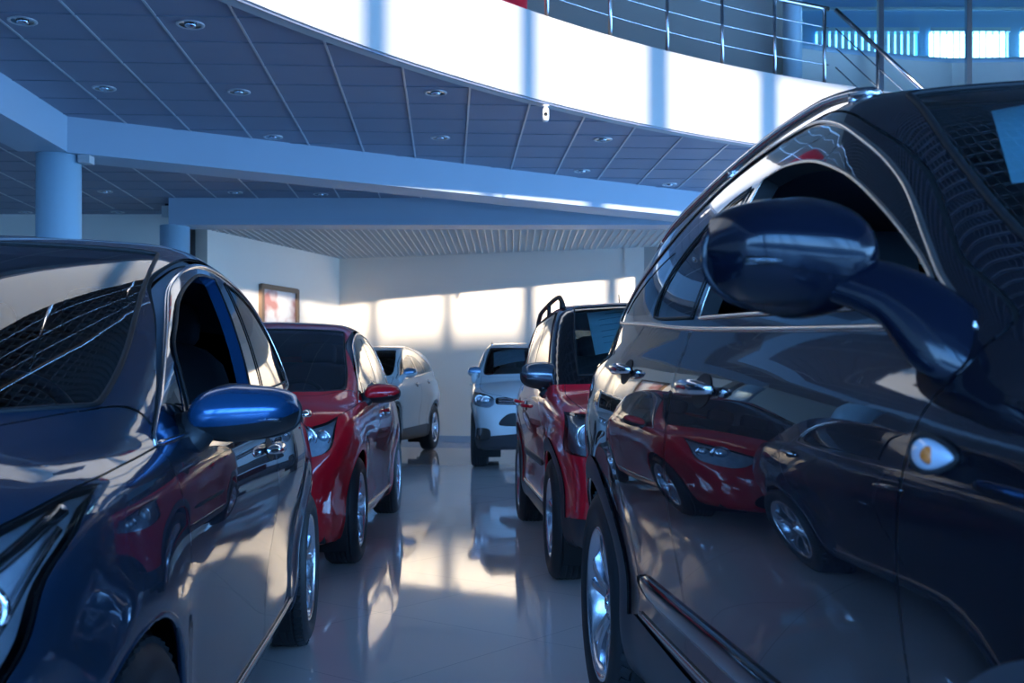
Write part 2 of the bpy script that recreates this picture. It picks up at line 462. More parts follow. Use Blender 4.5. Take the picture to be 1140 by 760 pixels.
# ------------------------------------------------------------------ upper storey
struct(MB().box(-6.0, 3.55, 14.6, 14.8, SLAB, TOP).build('wall_upper_slate', M['slate']))
struct(MB().box(-14.0, -6.0, 14.6, 14.8, SLAB, TOP).build('wall_upper_left', M['wall']))
struct(MB().box(3.55, 3.75, 14.6, 20.5, SLAB, TOP).build('wall_upper_side', M['slate']))
cm = MB(); cm.lathe([(0.0, SLAB), (0.125, SLAB), (0.125, TOP), (0, TOP)], 32, 'z', (3.72, 14.3, 0))
struct(cm.build('column_upper', M['column']))
# mezzanine parapet
pp = [(3.8,14.36),(4.4,14.6),(5.06,14.80),(5.6,14.95),(6.15,15.06),(7.1,15.02),(8.2,14.8),(9.3,14.5)]
mb = MB(); n = len(pp)
v = []
for x, y in pp: v += [(x,y,SLAB-0.7),(x,y,5.60),(x,y+0.14,5.60),(x,y+0.14,SLAB-0.7)]
f = []
for i in range(n-1):
    for k in range(4): l=(k+1)%4; f.append((i*4+k,(i+1)*4+k,(i+1)*4+l,i*4+l))
mb.add(v, f); struct(mb.build('trim_6', M['parapet']))
cap = MB(); cap.tube([(x,y+0.05,5.62) for x,y in pp], 0.06, 8, flat=1.0)
struct(cap.build('trim_7', M['column']))
for i, px in enumerate((980, 1078)):
    Y = 14.5 if i == 0 else 14.75; X = (px-570)/1200*Y
    mb = MB(); mb.box(X-0.035, X+0.035, Y-0.04, Y+0.04, SLAB-0.5, TOP)
    struct(mb.build('window_mullion', M['steel']))
# wall behind with two windows
BW = 19.0
bw = MB()
wx = [(5.35, 7.15), (7.35, 8.75), (8.95, 11.0)]
def zz(py, Y): return EYE + (432-py)/1200.0*Y
zt = 7.33; zb_ = 5.2
xs = [3.7] + [c for w in wx for c in w] + [12]
bw.box(3.7, 12, BW, BW+0.2, SLAB, zb_); bw.box(3.7, 12, BW, BW+0.2, zt, TOP)
for i in range(0, len(xs), 2): bw.box(xs[i], xs[i+1], BW, BW+0.2, zb_, zt)
struct(bw.build('wall_upper_back', mat('deep_blue_wall', (0.30,0.56,0.85), 0.6, noise=0.03)))
sky_pane = mat('daylit_window_pane', (0.5,0.8,0.9), 0.5, emis=(0.30,0.62,0.80), estr=4.5)  # panes glow in place of the sky, turned up to brighten the mezzanine
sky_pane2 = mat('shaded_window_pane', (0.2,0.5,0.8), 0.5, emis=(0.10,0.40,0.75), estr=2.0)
for i, (x0, x1) in enumerate(wx):
    g = MB().box(x0, x1, BW+0.12, BW+0.14, zb_, zt).build('window_%d' % (3+i), sky_pane if i else sky_pane2); struct(g)
    bl = empty('window_blind', ((x0+x1)/2, BW-0.06, zb_+0.1))
    tag(bl, ['pale blue vertical slat blind in the upper window left of the steel post',
             'bright backlit vertical slat blind in the upper window crossed by the right steel post',
             'bright vertical slat blind in the upper window at the right photo edge'][i], 'window blind', None)
    sl = MB(); nn = int((x1-x0)/0.115)
    for k in range(nn):
        xx = x0+0.06+k*0.115-(x0+x1)/2
        ang = 0.25 if i == 0 else 0.9
        sl.bar((xx, 0, 0), (xx, 0, zt-zb_-0.12), 0.003, 0.09, (math.cos(ang), math.sin(ang), 0))
    sl.build('slats', mat('blind_slat%d' % i, (0.60,0.78,0.85), 0.6), bl)
    MB().box(-(x1-x0)/2, (x1-x0)/2, -0.03, 0.03, zt-zb_-0.12, zt-zb_-0.05).build('head_rail', M['column'], bl)
struct(MB().box(3.7, 12, BW-4.2, 25.8, SLAB-0.12, SLAB-0.02).build('floor_mezzanine', M['wall']))
struct(MB().box(3.7, 9.5, BW-0.05, BW, 7.7, 7.75).build('trim_8', M['column']))

# railing on the gallery
rail = empty('gallery_railing', (*arc(ang0), SLAB))
tag(rail, 'stainless steel gallery railing with round posts and thin cables above the white fascia', 'railing')
def rl(p): return (p[0]-rail.location.x, p[1]-rail.location.y, p[2]-SLAB)
def arc_at_px(px):
    best = None
    for i in range(2001):
        a = A_R + (A_L-A_R)*i/2000; x, y = arc(a, AR+0.06)
        if y > 1:
            e = abs(570+1200*x/y - px)
            if best is None or e < best[0]: best = (e, a)
    return best[1]
posts = [918, 862, 804, 743, 679, 609, 530, 440, 340, 220, 80]
for px in posts:
    x, y = arc(arc_at_px(px), AR+0.06)
    MB().tube([rl((x,y,SLAB-0.01)), rl((x,y,SLAB+0.88))], 0.021, 10).build('post', M['steel'], rail)
a_end = arc_at_px(922); a_beg = arc_at_px(-500)
run = [a_end + (a_beg-a_end)*i/80 for i in range(81)]
MB().tube([rl((*arc(a, AR+0.06), SLAB+0.90)) for a in run], 0.026, 10).build('top_rail', M['steel'], rail)
for h in (0.24, 0.46, 0.68):
    MB().tube([rl((*arc(a, AR+0.06), SLAB+h)) for a in run], 0.007, 6).build('cable', M['steel'], rail)
# stair rail going down to the right
def at(px, py, Y): return Vector(((px-570)/1200*Y, Y, EYE+(432-py)/1200*Y))
x, y = arc(a_end, AR+0.06)
st = empty('stair_railing', (x, y, SLAB))
tag(st, 'sloping stainless stair handrail running down behind the black suv roof', 'railing')
def sr(p): return (p[0]-x, p[1]-y, p[2]-SLAB)
q0 = Vector((x, y, SLAB+0.90)); q0 = q0 + Vector((0.09, 0.02, 0)); q1 = at(1045, 116, y-0.6)
MB().tube([sr(q0), sr(q0.lerp(q1, 0.5)), sr(q1)], 0.026, 10).build('handrail', M['steel'], st)
for k, h in enumerate((0.22, 0.45, 0.68)):
    MB().tube([sr(q0-Vector((0,0,h))), sr(q1-Vector((0,0,h)))], 0.007, 6).build('cable', M['steel'], st)
qm = q0.lerp(q1, 0.42)
MB().tube([sr(qm), sr(qm-Vector((0,0,0.95)))], 0.022, 10).build('post', M['steel'], st)
# red body upstairs
rb = MB(); rb.superq((0,0,0.35), (0.50, 0.35, 0.34), 0.35, 0.3)
o = rb.build('display_pedestal', M['paint_cherry']); o.location = (-0.40, 10.75, SLAB); o.rotation_euler = (0,0,0.5)
tag(o, 'glossy red object on the gallery floor just above the white fascia', 'display')
# security camera under the fascia
pc = at(607, 112, 10.15)
sc = empty('security_camera', (*arc(arc_at_px(607), AR+0.05), CZ-0.05)); tag(sc, 'small white security camera hanging below the fascia edge', 'camera')
white = mat('white_plastic', (0.85,0.85,0.85), 0.3)
MB().lathe([(0,0),(0.035,0),(0.035,-0.02),(0.012,-0.025),(0.012,-0.06),(0,-0.06)], 20, 'z').build('bracket', white, sc)
cb = MB(); cb.superq((0,-0.02,-0.11), (0.032,0.06,0.065), 0.5, 0.5); cb.build('housing', white, sc)
MB().lathe([(0,-0.085),(0.018,-0.085),(0.02,-0.075)], 16, 'y', (0,0,-0.12)).build('lens', M['glossblack'], sc)

# recessed downlights
spots = [(25,23),(212,27),(116,98),(266,102),(304,152),(485,103),(490,153),(671,155),(648,190),
         (117,213),(262,214),(357,216),(28,236),(745,205),(131,236)]
labels = ['large round recessed downlight nearest the upper left photo corner',
 'large round recessed downlight near the top edge left of the white fascia',
 'recessed downlight above and left of the corner where the two blue beams meet',
 'recessed downlight between the big top one and the long blue beam',
 'recessed downlight just above the long blue beam, left of centre',
 'recessed downlight nearer the fascia, upper of the two above centre',
 'recessed downlight nearer the beam, lower of the two above centre',
 'recessed downlight under the fascia right of the security camera',
 'small recessed downlight close to the right end of the blue beam',
 'small downlight in the rear ceiling right of the left column',
 'small downlight in the rear ceiling above the back beam, left one of two',
 'small downlight in the rear ceiling above the back beam, right one of two',
 'faint small downlight in the rear ceiling left of the left column',
 'small downlight at the right end of the tiled ceiling near the black suv',
 'faint small downlight low in the rear ceiling beside the left column']
cup = mat('downlight_reflector', (0.55,0.62,0.7), 0.12, metal=1.0)
proto = None
for (px, py), lb in zip(spots, labels):
    Y = 1200*(CZ-EYE)/(432-py); X = (px-570)/1200*Y
    if proto is None:
        o = empty('downlight', (X, Y, CZ)); proto = o
        MB().lathe([(0.085,0.0),(0.108,0.0),(0.108,-0.006),(0.102,-0.010),(0.092,-0.010),(0.085,-0.006),(0.085,0.0)], 32).build('trim_ring', M['tbar'], o)
        MB().lathe([(0.093,-0.008),(0.075,-0.003),(0.0,-0.002)], 32).build('reflector', M['glossblack'], o)  # flat black disc in place of the shade inside the recess
        bb = MB(); bb.superq((0,0,-0.008), (0.045,0.045,0.022), 1, 1, 10, 20); bb.build('lamp', cup, o)
    else:
        o = proto.copy(); COL.objects.link(o); o.location = (X, Y, CZ)
        for ch in list(proto.children):
            c = ch.copy(); COL.objects.link(c); c.parent = o
    tag(o, lb, 'ceiling light', 'recessed downlights in the tiled ceiling')
# ================================================================== CARS
class Spl:
    # natural cubic spline with linear ends
    def __init__(s, pts):
        pts = sorted(pts); x = np.array([p[0] for p in pts], float); y = np.array([p[1] for p in pts], float)
        n = len(x); A = np.zeros((n, n)); r = np.zeros(n); h = np.diff(x)
        A[0,0] = A[-1,-1] = 1
        for i in range(1, n-1):
            A[i,i-1] = h[i-1]; A[i,i] = 2*(h[i-1]+h[i]); A[i,i+1] = h[i]
            r[i] = 6*((y[i+1]-y[i])/h[i]-(y[i]-y[i-1])/h[i-1])
        m = np.linalg.solve(A, r); s.x, s.y, s.m, s.h = x, y, m, h
        s.d0 = (y[1]-y[0])/h[0]-h[0]/6*(2*m[0]+m[1]); s.d1 = (y[-1]-y[-2])/h[-1]+h[-1]/6*(m[-2]+2*m[-1])
    def __call__(s, t):
        t = np.asarray(t, float); x, y, m, h = s.x, s.y, s.m, s.h
        i = np.clip(np.searchsorted(x, t)-1, 0, len(x)-2)
        a = (x[i+1]-t)/h[i]; b = (t-x[i])/h[i]
        v = a*y[i]+b*y[i+1]+((a**3-a)*m[i]+(b**3-b)*m[i+1])*h[i]**2/6
        v = np.where(t < x[0], y[0]+s.d0*(t-x[0]), v)
        return np.where(t > x[-1], y[-1]+s.d1*(t-x[-1]), v)
def smax(a, b, k):
    h = np.maximum(k-np.abs(a-b), 0)/k
    return np.maximum(a, b)+h*h*h*k/6
def smin(a, b, k): return -smax(-a, -b, k)
def cat(pts, closed=True, step=0.012):
    # Catmull-Rom through 2D points; a repeated point is a sharp corner
    P = [np.array(p, float) for p in pts]; n = len(P); out = []
    for i in range(n if closed else n-1):
        p1, p2 = P[i], P[(i+1) % n]
        if np.hypot(*(p2-p1)) < 1e-6: continue
        p0 = P[i-1] if (closed or i > 0) else p1
        p3 = P[(i+2) % n] if (closed or i+2 < n) else p2
        L = np.hypot(*(p2-p1)); m = max(2, int(L/step))
        m1 = (p2-p0)/2 if np.hypot(*(p1-p0)) > 1e-6 else (p2-p1)
        m2 = (p3-p1)/2 if np.hypot(*(p3-p2)) > 1e-6 else (p2-p1)
        l1, l2 = np.hypot(*m1), np.hypot(*m2)
        if l1 > L: m1 = m1*L/l1
        if l2 > L: m2 = m2*L/l2
        for k in range(m):
            t = k/m
            out.append(p1*(2*t**3-3*t**2+1)+m1*(t**3-2*t**2+t)+p2*(-2*t**3+3*t**2)+m2*(t**3-t**2))
    if not closed: out.append(P[-1])
    return np.array(out)
def inside(poly, x, y):
    r = np.zeros(len(x), bool); n = len(poly); j = n-1
    for i in range(n):
        xi, yi = poly[i]; xj, yj = poly[j]
        if yi != yj:
            r ^= ((yi > y) != (yj > y)) & (x < (xj-xi)*(y-yi)/(yj-yi)+xi)
        j = i
    return r
def shrink(poly, d):
    # move a closed outline inwards by d
    a = np.roll(poly, 1, 0); b = np.roll(poly, -1, 0); t = b-a
    t /= np.maximum(np.hypot(t[:,0], t[:,1]), 1e-9)[:,None]
    area = np.sum(poly[:,0]*b[:,1]-b[:,0]*poly[:,1])
    nn = np.stack([-t[:,1], t[:,0]], 1)*(1 if area > 0 else -1)
    return poly+nn*d

class Car:
    Z0 = 0.56
    def __init__(s, S):
        s.S = S; g = S['shape']
        s.W0 = g['W']
        for k in ('plan','prof','deck','crown','nose','tail','zbot','gw','roof'): setattr(s, k, Spl(g[k]))
        s.g = g; s.xc = g.get('xfc', 0.52); s.xrc = -S['wb']-g.get('xrc', 0.52)
        x0,z0,x1,z1,cw = g['ws']; L = math.hypot(x0-x1, z1-z0); s.wsn = ((z1-z0)/L, (x0-x1)/L)
        x0,z0,x1,z1,cb = g['bl']; L = math.hypot(x1-x0, z1-z0); s.bln = (-(z1-z0)/L, (x1-x0)/L)
    def F(s, x, y, z):
        g = s.g; ay = np.sqrt(y*y+1e-8); w0 = s.W0
        arch = 0
        if g.get('flare', 0):
            for cx in (0.0, -s.S['wb']):
                r = np.sqrt((x-cx)**2+(z-s.S['R'])**2)
                arch = arch+g['flare']*np.exp(-((r-g['arch'])/0.085)**2)*(1/(1+np.exp(-(z-0.2)/0.05)))
        side = ay-(s.plan(x)-s.prof(z)+arch)
        q = np.clip(ay/w0, 0, 1.2)
        top = z-(s.deck(x)+s.crown(x)*(1-q*q)-g.get('hcrease',0)*0)
        front = (x-(g['xf']-s.nose(z)-g['nc']*q**g.get('np',2.4)))*0.95
        rear = ((g['xr']+s.tail(z)+g['tc']*q**2.6)-x)*0.95
        low = smax(side, top, g.get('k1', 0.09))
        low = smax(low, smax(front, rear, 0.01), g.get('k2', 0.22))
        low = smax(low, s.zbot(x)-z, 0.07)
        zz = z-g['zb']; zp = np.maximum(zz, -0.08)
        gs = (ay-(s.gw(x)-g['ta']*zp-g['tb']*np.maximum(zp,0)**2))*0.93
        x0,z0,x1,z1,cw = g['ws']; ws = (x-x0+cw*ay*ay)*s.wsn[0]+(z-z0)*s.wsn[1]
        x0,z0,x1,z1,cb = g['bl']; bl = (x-x0-cb*ay*ay)*s.bln[0]+(z-z0)*s.bln[1]
        roof = z-(s.roof(x)-g['cr']*ay*ay)
        gr = smax(gs, roof, g.get('kr', 0.16))
        wb_ = smax(ws, bl, 0.02)
        gr = smax(gr, wb_, g.get('kp', 0.10))
        gr = smax(gr, g['zg']-z, 0.02)
        return smin(low, gr, g.get('kb', 0.035))
    def solve(s, O, D, tmax=2.6):
        lo = np.zeros(len(O)); hi = np.full(len(O), 0.0)
        # march outward to the last crossing-free bracket
        t = np.zeros(len(O)); done = np.zeros(len(O), bool); st = 0.03
        hi[:] = tmax
        for k in range(int(tmax/st)):
            t2 = (k+1)*st; f = s.F(*(O+D*t2).T)
            new = (~done) & (f > 0); hi[new] = t2; lo[new] = t2-st; done |= new
            if done.all(): break
        for _ in range(16):
            m = (lo+hi)/2; f = s.F(*(O+D*m[:,None]).T); neg = f < 0
            lo = np.where(neg, m, lo); hi = np.where(neg, hi, m)
        return O+D*((lo+hi)/2)[:,None]
    def normal(s, P):
        e = 0.002; g = []
        for a in range(3):
            d = np.zeros(3); d[a] = e
            g.append(s.F(*(P+d).T)-s.F(*(P-d).T))
        n = np.stack(g, 1); return n/np.maximum(np.linalg.norm(n, axis=1), 1e-9)[:,None]
    # projections -------------------------------------------------
    def side(s, x, z):
        x = np.atleast_1d(np.array(x, float)); z = np.atleast_1d(np.array(z, float))
        return s.solve(np.stack([x, 0*x+0.02, z], 1), np.tile([0.,1.,0.], (len(x),1)))
    def top(s, x, y):
        x = np.atleast_1d(np.array(x, float)); y = np.atleast_1d(np.array(y, float))
        return s.solve(np.stack([x, y, 0*x+s.Z0], 1), np.tile([0.,0.,1.], (len(x),1)))
    def frontp(s, y, z, sg=1):
        y = np.atleast_1d(np.array(y, float)); z = np.atleast_1d(np.array(z, float))
        x0 = 0.0 if sg > 0 else -s.S['wb']-0.1
        return s.solve(np.stack([0*y+x0, y, z], 1), np.tile([float(sg),0.,0.], (len(y),1)))
    def dom(s, P):
        return np.where(P[:,0] > s.xc, 1, np.where(P[:,0] < s.xrc, 2, 0))
    def to2(s, P, d):
        if d == 0: return np.stack([P[:,0], np.arctan2(P[:,2]-s.Z0, P[:,1])*0.8], 1)
        xo = s.xc if d == 1 else s.xrc; sg = 1 if d == 1 else -1
        v = P-np.array([xo, 0, s.Z0]); L = np.linalg.norm(v, axis=1)
        ph = np.arcsin(np.clip(sg*v[:,0]/L, 0, 1)); th = np.arctan2(v[:,2], v[:,1]); r = (1-ph/(PI/2))*0.9
        return np.stack([r*np.cos(th), r*np.sin(th)], 1)
    def from2(s, U, d):
        n = len(U)
        if d == 0:
            th = U[:,1]/0.8; O = np.stack([U[:,0], np.zeros(n), np.full(n, s.Z0)], 1)
            D = np.stack([np.zeros(n), np.cos(th), np.sin(th)], 1)
        else:
            sg = 1 if d == 1 else -1; xo = s.xc if d == 1 else s.xrc
            r = np.hypot(U[:,0], U[:,1]); th = np.arctan2(U[:,1], U[:,0]); ph = (1-np.minimum(r,0.9)/0.9)*PI/2
            O = np.tile([xo, 0., s.Z0], (n,1)); D = np.stack([sg*np.sin(ph), np.cos(ph)*np.cos(th), np.cos(ph)*np.sin(th)], 1)
        return s.solve(O, D)
    def build_skin(s, h):
        S = s.S; feats = S['feats']; TH0 = math.radians(-36)
        curves = []     # 3D point strings
        for f in feats:
            for poly in f['outl']:
                pr = f['proj']; A, B = poly[:,0], poly[:,1]
                closed = True
                if pr == 'side': ok = B > s.g['zlow']; P = s.side(A, np.maximum(B, s.g['zlow']))
                elif pr == 'top': ok = B >= -1e-6; P = s.top(A, np.maximum(B, 0))
                elif pr == 'front': ok = A >= -1e-6; P = s.frontp(np.maximum(A,0), B, 1)
                else: ok = A >= -1e-6; P = s.frontp(np.maximum(A,0), B, -1)
                curves.append((P, ok))
        parts = {}
        for d in (0, 1, 2):
            pts = []; edges = []
            if d == 0:
                nx = int((s.xc-s.xrc)/h); nt = int(((PI/2-TH0)*0.8)/h)
                xs = np.linspace(s.xrc, s.xc, nx+1); ts = np.linspace(TH0*0.8, PI/2*0.8, nt+1)
                gx, gt = np.meshgrid(xs, ts, indexing='ij'); G = np.stack([gx.ravel(), gt.ravel()], 1)
                border = (np.isclose(G[:,0], xs[0]) | np.isclose(G[:,0], xs[-1]) | np.isclose(G[:,1], ts[0]) | np.isclose(G[:,1], ts[-1]))
            else:
                nr = int(0.9/h); G = [(0.,0.)]; bd = [True]
                for i in range(1, nr+1):
                    r = 0.9*i/nr; m = max(4, int(PI*r/h))
                    if i == nr: m = int(PI/ (h/0.8))
                    for k in range(m+1):
                        th = -PI/2+PI*k/m; G.append((r*math.cos(th), r*math.sin(th))); bd.append(i == nr or k in (0, m))
                G = np.array(G); border = np.array(bd)
            cp = []
            for P, ok in curves:
                n = len(P); D = s.dom(P) == d; U = s.to2(P, d); idx = {}
                for i in range(n):
                    if D[i] and ok[i]: idx[i] = len(cp); cp.append(U[i])
                for i in range(n):
                    j = (i+1) % n
                    if i in idx and j in idx and np.hypot(*(U[i]-U[j])) < 0.2: edges.append((idx[i], idx[j]))
            cp = np.array(cp) if cp else np.zeros((0,2))
            if len(cp):
                from mathutils.kdtree import KDTree
                kd = KDTree(len(cp))
                for i, c in enumerate(cp): kd.insert((c[0], c[1], 0), i)
                kd.balance()
                keep = np.array([b or kd.find((q[0], q[1], 0))[2] > 0.4*h for q, b in zip(G, border)])
                G = G[keep]
            allp = [Vector(p) for p in cp]+[Vector(p) for p in G]
            vo, eo, fo = delaunay_2d_cdt(allp, edges, [], 0, 1e-5)[:3]
            U = np.array([(v[0], v[1]) for v in vo]); T = np.array([f for f in fo if len(f) == 3])
            a = U[T[:,1]]-U[T[:,0]]; b = U[T[:,2]]-U[T[:,0]]
            ar = a[:,0]*b[:,1]-a[:,1]*b[:,0]
            T = T[np.abs(ar) > 1e-9]; ar = ar[np.abs(ar) > 1e-9]
            P = s.from2(U, d); C = s.from2(U[T].mean(1), d); N = s.normal(P)
            # orient faces outward
            fn = np.cross(P[T[:,1]]-P[T[:,0]], P[T[:,2]]-P[T[:,0]])
            flip = np.sum(fn*N[T].mean(1), 1) < 0
            T[flip] = T[flip][:, ::-1]
            lab = np.full(len(T), '', dtype=object); lab[:] = 'body'
            x, y, z = C.T
            taken = np.zeros(len(T), bool)
            for f in feats:
                pr = f['proj']
                u, w = {'side': (x, z), 'top': (x, y), 'front': (y, z), 'rear': (y, z)}[pr]
                c = np.ones(len(T), bool)
                if pr == 'side': c &= y > f.get('ymin', 0.3)
                if pr == 'front': c &= x > -0.05
                if pr == 'rear': c &= x < -S['wb']-0.02
                if pr == 'top': c &= z > f.get('zmin', 0.6)
                m = inside(f['outl'][0], u, w) & c & ~taken
                if len(f['outl']) > 1:
                    mi = inside(f['outl'][1], u, w); lab[m & ~mi] = f.get('gapname', 'panel_gap'); lab[m & mi] = f['name']
                else: lab[m] = f['name']
                if f['name'] not in f.get('through', ()): taken |= m
            for nm in set(lab):
                sel = T[lab == nm]
                if nm == 'void': continue
                parts.setdefault(nm, []).append((P, N, sel))
        return parts

def skin_mesh(name, chunks, m, parent, sides=(1, -1), off=0.0, flip=False):
    V = []; N = []; F = []; o = 0
    for P, Nn, T in chunks:
        used = np.unique(T); mp = -np.ones(len(P), int); mp[used] = np.arange(len(used))
        for sg in sides:
            p = P[used]+Nn[used]*off; q = Nn[used].copy(); p = p.copy(); p[:,1] *= sg; q[:,1] *= sg
            t = mp[T]
            if (sg < 0) != flip: t = t[:, ::-1]
            if flip: q = -q
            V.append(p); N.append(q); F.append(t+o); o += len(used)
    V = np.concatenate(V); N = np.concatenate(N); F = np.concatenate(F)
    if name in ('front_door', 'rear_door'):
        # weld across domains, keep the one largest connected panel
        key = {}; rep = np.zeros(len(V), int)
        for i, p in enumerate(np.round(V, 4)):
            rep[i] = key.setdefault(tuple(p), i)
        F = rep[F]; par = list(range(len(V)))
        def find(a):
            while par[a] != a: par[a] = par[par[a]]; a = par[a]
            return a
        for a, b, c in F.tolist():
            ra = find(a); par[find(b)] = ra; par[find(c)] = ra
        rt = np.array([find(a) for a in F[:,0].tolist()]); vals, cnt = np.unique(rt, return_counts=True)
        F = F[rt == vals[np.argmax(cnt)]]
        used = np.unique(F); mp2 = -np.ones(len(V), int); mp2[used] = np.arange(len(used)); V = V[used]; N = N[used]; F = mp2[F]
    me = bpy.data.meshes.new(name); me.from_pydata(V.tolist(), [], F.tolist())
    me.polygons.foreach_set('use_smooth', [True]*len(me.polygons))
    me.materials.append(m); me.update()
    if len(me.polygons) == len(F): me.normals_split_custom_set_from_vertices([tuple(n) for n in N])
    ob = bpy.data.objects.new(name, me); COL.objects.link(ob)
    if parent is not None: ob.parent = parent
    return ob

def wheel(parent, pos, side, R, rr, w, style, near):
    # side=+1 outer face towards +y
    root = empty('wheel'); root.parent = parent; root.location = pos
    if side < 0: root.rotation_euler = (0, 0, PI)
    n = 72 if near else 40
    hw = w/2; g = 0.007
    pr = [(rr, hw-0.012), (rr+0.012, hw-0.002), ((rr+R)/2, hw+0.006), (R-0.03, hw-0.002), (R-0.012, hw-0.016), (R-0.004, hw-0.032)]
    tr = []
    for k in range(5):
        c = (hw-0.05)*(1-k*0.5)
        tr += [(R, c+0.010), (R, c+0.006), (R-g, c+0.004), (R-g, c-0.004), (R, c-0.006), (R, c-0.010)]
    pr += tr+[(R-0.004, -hw+0.032), (R-0.02, -hw+0.01), ((rr+R)/2, -hw), (rr, -hw+0.012)]
    ty = MB(); ty.lathe(pr, n, 'y')
    if near:   # shoulder blocks
        for k in range(56):
            t = 2*PI*k/56
            for sg in (1,-1):
                a = Vector((math.cos(t)*(R-0.007), sg*(hw-0.016), math.sin(t)*(R-0.007)))
                b = Vector((math.cos(t+0.03)*(R-0.001), sg*(hw-0.045), math.sin(t+0.03)*(R-0.001)))
                ty.bar(a, b, 0.020, 0.010, up=(math.cos(t),0,math.sin(t)))
    ty.build('tyre', M['rubber'], root)
    rm = MB()
    rm.lathe([(rr-0.002, -hw+0.01), (rr-0.03, -hw+0.03), (rr-0.035, hw-0.05), (rr-0.018, hw-0.02), (rr-0.014, hw-0.008), (rr-0.004, hw-0.004), (rr+0.006, hw-0.008), (rr+0.004, hw-0.014)], n, 'y')
    cy = hw-0.045
    rm.lathe([(0.0, cy+0.012), (0.03, cy+0.012), (0.034, cy+0.006), (0.07, cy), (0.082, cy-0.012), (0.085, cy-0.05), (0, cy-0.05)], 32, 'y')
    def spoke(t, w0, w1, tw=0.0, dy=0.0):
        st = []; m = 8
        for i in range(m+1):
            u = i/m; r = 0.06+(rr-0.022-0.06)*u; tt = t+tw*u
            yc = cy+0.004+0.028*math.sin(u*PI*0.55)+dy-0.004*u
            wd = w0+(w1-w0)*u
            e = Vector((math.cos(tt), 0, math.sin(tt))); q = Vector((-math.sin(tt), 0, math.cos(tt)))
            c = e*r
            st.append([c-q*wd/2+Vector((0,yc-0.007,0)), c-q*wd*0.3+Vector((0,yc,0)), c+q*wd*0.3+Vector((0,yc,0)), c+q*wd/2+Vector((0,yc-0.007,0)), c+q*wd*0.4+Vector((0,yc-0.035,0)), c-q*wd*0.4+Vector((0,yc-0.035,0))])
        v = [p for r_ in st for p in r_]; f = []
        for i in range(m):
            for k in range(6):
                l = (k+1) % 6; f.append((i*6+k, i*6+l, (i+1)*6+l, (i+1)*6+k))
        rm.add(v, f, False)
    if style == 'twin5':
        for k in range(5):
            for d in (-1, 1): spoke(PI/2+2*PI*k/5+d*0.10, 0.034, 0.030, d*0.07)
    elif style == 'ten':
        for k in range(10): spoke(PI/2+2*PI*k/10, 0.026, 0.034)
    elif style == 'five':
        for k in range(5): spoke(PI/2+2*PI*k/5, 0.062, 0.05)
    elif style == 'y5':
        for k in range(5):
            spoke(PI/2+2*PI*k/5-0.02, 0.035, 0.022, -0.2); spoke(PI/2+2*PI*k/5+0.02, 0.035, 0.022, 0.2)
    rm.build('rim', M['alloy'], root)
    if style in ('y5','ten'):
        bd = MB(); bd.lathe([(0.09, cy-0.03), (rr-0.03, cy-0.028), (rr-0.03, cy-0.034), (0.09, cy-0.036)], n, 'y'); 
    MB().lathe([(0, cy-0.055), (rr*0.62, cy-0.055), (rr*0.64, cy-0.06), (rr*0.64, cy-0.075), (0, cy-0.075)], 40, 'y').build('brake_disc', M['steel'], root)
    MB().lathe([(0, cy+0.018), (0.018, cy+0.017), (0.026, cy+0.012), (0.0, cy+0.011)], 24, 'y').build('hub_cap', M['chrome'], root)
    nb_ = MB()
    for k in range(5):
        t = 2*PI*k/5+0.3; nb_.lathe([(0, cy+0.004), (0.008, cy+0.003), (0.010, cy-0.01)], 10, 'y', (0.052*math.cos(t), 0, 0.052*math.sin(t)))
    nb_.build('wheel_nuts', M['steel'], root)
    return root

